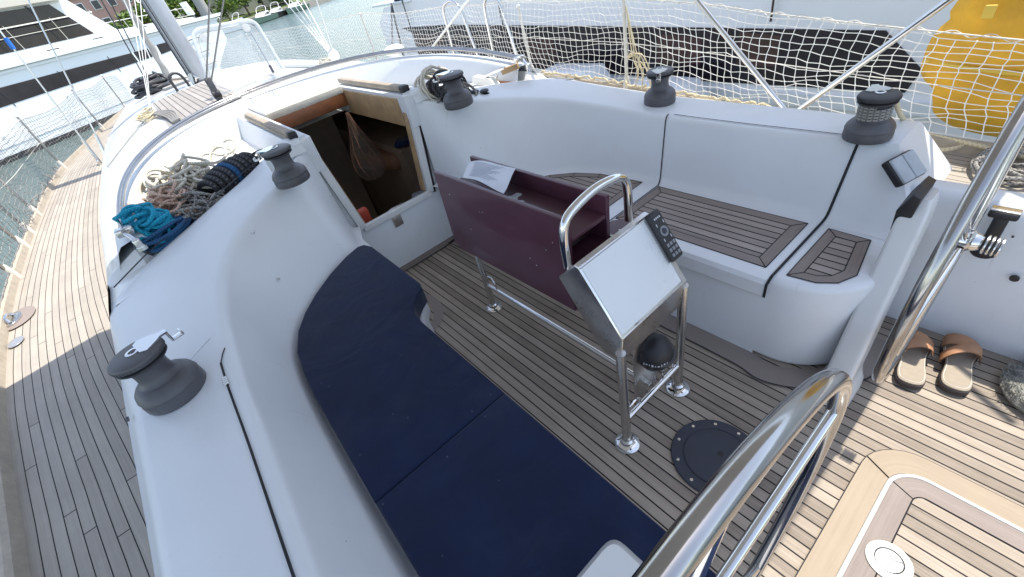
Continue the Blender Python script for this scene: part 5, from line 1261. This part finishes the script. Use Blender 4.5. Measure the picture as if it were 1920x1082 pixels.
plate([(-16, 1.84), (13.7, 1.48), (13.7, 1.56), (-16, 1.93)], -.05, .02, 'strake_shadow_line', 'hull_grey')
plate([(-16, 2.15), (12.6, 1.72), (12.4, 1.86), (7.4, 2.12), (-16, 2.4)], .25, 4.4, 'bulwark', 'hull_white')
plate([(-16, 2.1), (7.0, 2.1), (8.2, 2.1), (6.4, 4.0), (-16, 4.4)], .62, 4.0, 'superstructure', 'hull_white')
plate([(-14, 2.38), (7.05, 2.16), (6.1, 3.40), (-14, 3.55)], .59, .66, 'saloon_window', 'glass_dark')
plate([(-16, 3.62), (6.6, 3.46), (6.3, 3.9), (-16, 4.5)], .1, 4.2, 'flybridge_overhang', 'cream_wall')
mb = MB()
for z in (2.92, 2.62): mb.tube([Y(-14, z + .06, .12), Y(7.2, z - .04, .12)], .024 if z > 2.8 else .012, 6)
for s_ in np.arange(-12, 8, 1.75): mb.tube([Y(s_, 2.0, .12), Y(s_ - .12, 2.96, .12)], .012, 6)
mb.build('guard_rail', 'chrome', my)
mb = MB()
for z in (1.95, 2.3): mb.tube([Y(7.6, z + .12, .3), Y(12.6, z, .3)], .014, 6)
for s_ in np.arange(7.8, 12.8, .8): mb.tube([Y(s_, 1.7, .3), Y(s_ - .1, 2.38, .3)], .012, 6)
mb.build('stern_rail', 'chrome', my)
mb = MB()
for s_ in (1.5, 4.2, 6.2, 8.6): mb.tube([Y(s_, 1.96, -.17), Y(s_ + .5, 1.95, -.17)], .02, 6)
mb.build('deck_cleats', 'winch_dark', my)
mb = MB()
for s_ in np.arange(-12, 8, 2.3): mb.tube([Y(s_, 1.27, -.015), Y(s_ + .12, .62, -.015)], .012, 5)
for s_ in np.arange(-10, 6.6, 3.1): mb.tube([Y(s_, 2.25, .585), Y(s_ - .3, 3.5, .585)], .022, 5)
mb.build('window_mullions', 'winch_dark', my)
sl2 = MB()
for z, w_ in ((.95, 1), (.30, 1), (-.3, 1)): sl2.tube([Y(10.35, z, -.06), Y(11.9, z + .03, -.06)], .02, 6)
sl2.tube([Y(10.4, -.4, -.06), Y(10.25, 1.6, -.06)], .02, 6); sl2.tube([Y(11.1, -.4, -.06), Y(10.8, 1.5, -.06)], .012, 6); sl2.build('boarding_ladder', 'winch_grey', my)
plate([(12.4, 1.95), (12.62, 1.95), (12.5, 2.55), (12.3, 2.55)], .2, .5, 'fender', 'white_plastic')

# ============================================================ big white hull alongside on the right
nb2 = thing('neighbour_yacht', 'large white hull with a long dark window band lying alongside on the right', 'yacht', (4, -4.8, -.9))
def hp(poly_, y0, y1, name, m_, mb=None):
    n = len(poly_); mb = MB(); mb.add([(x, y0, z) for x, z in poly_] + [(x, y1, z) for x, z in poly_], [tuple(range(n)), tuple(range(n, 2 * n))[::-1]] + [(i, (i + 1) % n, n + (i + 1) % n, n + i) for i in range(n)]); return mb.build(name, m_, nb2, smooth=0)
hp([(-12, -1.4), (9.6, -1.4), (10.3, -.3), (10.35, .72), (9.9, .98), (9.2, 1.02), (9.0, 2.0), (-12, 2.4)], -4.8, -8.6, 'hull', 'hull_grey')
band = [(9.37, .60), (7.6, .60), (3.5, .44), (1.16, .34), (.84, .05), (.90, -.13), (2.8, -.12), (4.6, -.08), (6.6, -.06)]
hp(band, -4.788, -4.9, 'window_band', 'glass_dark')
for (xa, xb) in ((9.0, 7.9), (5.6, 5.0), (3.3, 2.75), (2.35, 1.95)): hp([(xa, .50 if xa > 6 else .36), (xb, .48 if xa > 6 else .32), (xb, .05), (xa, .05)], -4.784, -4.80, 'window_blind', 'glass_brown')
hp([(-12, -.30), (10.2, -.30), (10.25, -.18), (-12, -.20)], -4.76, -4.82, 'lower_moulding', 'hull_white')
mb = MB().rbox((9.5, -5.2, 1.04), (1.7, .9, .05), .02); mb.build('swim_platform', 'hull_white', nb2)
for x in (8.9, 6.0, 2.05): MB().tube([(x, -4.74, .45), (x + .03, -4.74, 2.6)], .011, 6).build('hanging_line', 'glass_brown' if x < 7 else 'winch_dark', nb2)
MB().tube([(9.3, -4.7, 1.05), (9.6, -4.7, -.2), (10.2, -4.72, -.9)], .018, 6).build('mooring_line', 'winch_dark', nb2); MB().tube([(9.3, -4.7, 1.05), (7.6, -3.6, .55)], .014, 6).build('mooring_line', 'winch_dark', nb2)
hp([(4.0, .82), (3.5, .815), (3.5, .80), (4.0, .805)], -4.795, -4.802, 'scupper', 'winch_dark')
MB().rbox((9.15, -4.9, 1.12), (.25, .3, .14), .03).build('cushion_stack', 'navy', nb2)
# low grey tender/coaming seen under the band
td = thing('grey_tender', 'pale grey wedge shaped moulding seen through the net below the dark window band', 'tender', (3.6, -3.9, .1))
MB().prism([(4.9, -.3), (4.7, .10), (3.9, .12), (3.6, -.3)], -4.55, -4.15, 'y', bevel=.03).build('body', 'hull_grey', td)
MB().prism([(3.3, -.4), (3.2, .02), (2.6, .0), (2.3, -.4)], -4.55, -4.15, 'y', bevel=.03).build('body', 'hull_grey', td)

# ============================================================ far shore
bank = MB(); pts = [(96, 40), (104, 0), (104, -24), (112, -36), (124, -50), (150, -80), (260, -160)]
Gb = [[Vector((x, y, -1.2)), Vector((x + .3, y, .15)), Vector((x + 10, y, .5)), Vector((x + 60, y, 3)), Vector((x + 200, y + 20, 9))] for x, y in pts]
struct(MB().grid(Gb).build('shore', 'grass_bank', smooth=60))
mb = MB().grid([[Vector((x - .5, y, -1.3)), Vector((x - .5, y, .25)), Vector((x + 1.5, y, .28))] for x, y in pts]); struct(mb.build('quay_wall', 'quay'))
def tree(x, y, z, h, w_, seed, label):
    rg = random.Random(seed); root = thing('tree', label, 'tree', (x, y, z), 'trees on the far shore')
    mb = MB(); mb.tube([(x, y, z), (x + rg.uniform(-.3, .3), y + .2, z + h * .45), (x + .1, y, z + h * .75)], [h * .04, h * .03, h * .01], 7)
    for k in range(5): a = k * 1.3; mb.tube([(x, y, z + h * .35), (x + math.cos(a) * w_ * .4, y + math.sin(a) * w_ * .4, z + h * .7)], [h * .018, h * .006], 5)
    mb.build('trunk', 'bark', root)
    mb = MB(); cl_ = [(rg.uniform(-1, 1), rg.uniform(-1, 1), rg.uniform(-.6, 1), rg.uniform(.28, .5)) for _ in range(16)]
    for cx, cy, cz, cr in cl_:
        for k in range(110):
            v = Vector((rg.gauss(0, 1), rg.gauss(0, 1), rg.gauss(0, 1))).normalized() * rg.uniform(.6, 1) * cr * w_ * .55
            p = Vector((x + cx * w_ * .42, y + cy * w_ * .42, z + h * .62 + cz * h * .27)) + v; s_ = rg.uniform(.10, .22) * w_ * .22
            a = Vector((rg.uniform(-1, 1), rg.uniform(-1, 1), rg.uniform(-.6, .6))).normalized() * s_; b = Vector((rg.uniform(-1, 1), rg.uniform(-1, 1), rg.uniform(-.6, .6))).normalized() * s_
            mb.add([p - a, p - b, p + a, p + b], [(0, 1, 2, 3)])
    mb.build('crown', 'leaf', root, smooth=0)
for i, (x, y, h, w_, l_) in enumerate(((112, -8.5, 6.0, 7, 'bright green bushy tree right of the furled sail'), (116, -13, 9, 8, 'taller green tree behind the mast'), (108, -3.5, 3.6, 5, 'low bush in front of the pink house'), (109, -5.8, 3.2, 4, 'small yellow green bush beside the pink house'), (118, -18, 7, 8, 'green tree between the mast and the white boats'), (114, -26, 5.5, 6, 'green tree behind the first white boat'), (120, -31, 6.5, 7, 'green tree behind the green hulled boat'), (126, -38, 6, 7, 'green tree behind the dark boat'), (111, -21.5, 3.2, 4.5, 'low bush behind the quay by the mast'), (122, -36, 3.2, 5, 'low bush at the right end of the far quay'))): tree(x, y, .5, h, w_, i + 1, l_)
def house(x, y, z, sx, sy, h, m_, label, nw=3, nf=2):
    root = thing('house', label, 'house', (x, y, z), 'houses on the far shore'); MB().box((x + sx / 2, y, z + h / 2), (sx, sy, h)).build('wall', m_, root, smooth=0)
    MB().prism([(y - sy / 2 - .5, z + h), (y + sy / 2 + .5, z + h), (y, z + h + 1.6)], x - .4, x + sx + .4, 'x').build('roof', 'roof_tile', root, smooth=0)
    for i in range(nw):
        for j in range(nf):
            yy = y - sy / 2 + sy * (i + .5) / nw; zz = z + 1.6 + j * 2.7; wv = MB().rbox((x - .03, yy, zz), (.16, 1.25, 1.45), .02).build('window', 'white_plastic', root); MB().box((x - .12, yy, zz), (.03, 1.0, 1.2)).build('pane', 'window_glass', wv, smooth=0)
house(116, -4.5, .7, 8, 9.5, 8.5, 'pink_wall', 'pink house behind the left motor yacht', 4, 3); house(122, -22, 1, 8, 11, 5.6, 'cream_wall', 'cream house behind the mast', 4, 2); house(128, -34, 1, 8, 12, 5, 'cream_wall', 'cream house behind the moored white boats', 4, 2)
def mboat(x, y, L_, lab, hullm='hull_white', cab=True, rot=.25):
    root = thing('moored_boat', lab, 'motor boat', (x, y, -.9), 'boats moored at the far quay'); M_ = Matrix.Rotation(rot, 3, 'Z')
    T = lambda px, py, pz: Vector((x, y, -.9)) + M_ @ Vector((px, py, pz))
    G_ = []
    for k in range(13):
        t = k / 12; bw = .16 * L_ * (1 - max(0, (t - .55) / .45) ** 2.2); yy = (t - .5) * L_; zz = .75 + .25 * t ** 2; G_.append([T(-bw, yy, zz), T(-bw * .85, yy, .1), T(0, yy, -.2), T(bw * .85, yy, .1), T(bw, yy, zz), T(0, yy, zz + .05)])
    mb = MB(); mb.grid([g + [g[0]] for g in G_]); mb.add(G_[0], [(0, 1, 2, 3, 4, 5)]); mb.build('hull', hullm, root, smooth=30)
    if cab:
        w_ = .11 * L_; mb = MB(); n = [(-.22, .85), (.18, .85), (.06, 1.45), (-.16, 1.6)]; P = [T(s_ * w_, a * L_, b) for s_ in (-1, 1) for a, b in n]; mb.add(P, [(0, 1, 2, 3), (7, 6, 5, 4), (0, 4, 5, 1), (1, 5, 6, 2), (2, 6, 7, 3), (3, 7, 4, 0)]); mb.build('cabin', 'hull_white', root, smooth=0)
        mb = MB(); P = [T(s_ * (w_ + .02), a * L_, b) for s_ in (-1, 1) for a, b in ((-.18, 1.05), (.10, 1.05), (.05, 1.35), (-.15, 1.42))]; mb.add(P, [(0, 1, 2, 3), (7, 6, 5, 4)]); mb.build('window', 'glass_dark', root, smooth=0)
        mb = MB(); mb.tube(catmull([T(-w_, .05 * L_, 1.0), T(-w_, -.1 * L_, 2.2), T(0, -.12 * L_, 2.45), T(w_, -.1 * L_, 2.2), T(w_, .05 * L_, 1.0)], 5), .05, 6); mb.build('arch', 'white_plastic', root)
mboat(98, -16.5, 7, 'white motor boat closest to the mast at the far quay'); mboat(100, -20, 7, 'second white motor boat at the far quay', rot=.5); mboat(101, -25, 8, 'green and white boat with an arch at the far quay', 'green_hull', rot=.9); mboat(106, -29, 7, 'dark hulled boat at the far quay', 'antifoul', rot=.9); mboat(108, -33.5, 8, 'green hulled boat at the right end of the far quay', 'green_hull', rot=.8); mboat(97, -12.5, 7, 'white boat behind the mast at the far quay', rot=.1)
for k, (x, y, l_) in enumerate(((104, -17.0, 'grey mast of a distant moored yacht behind the clear hatch'),)):
    spar('distant_mast', l_, 'mast', Vector((x, y, -.5)), Vector((x, y + .5, 14)), .9, .8, 'sail_grey', 12)
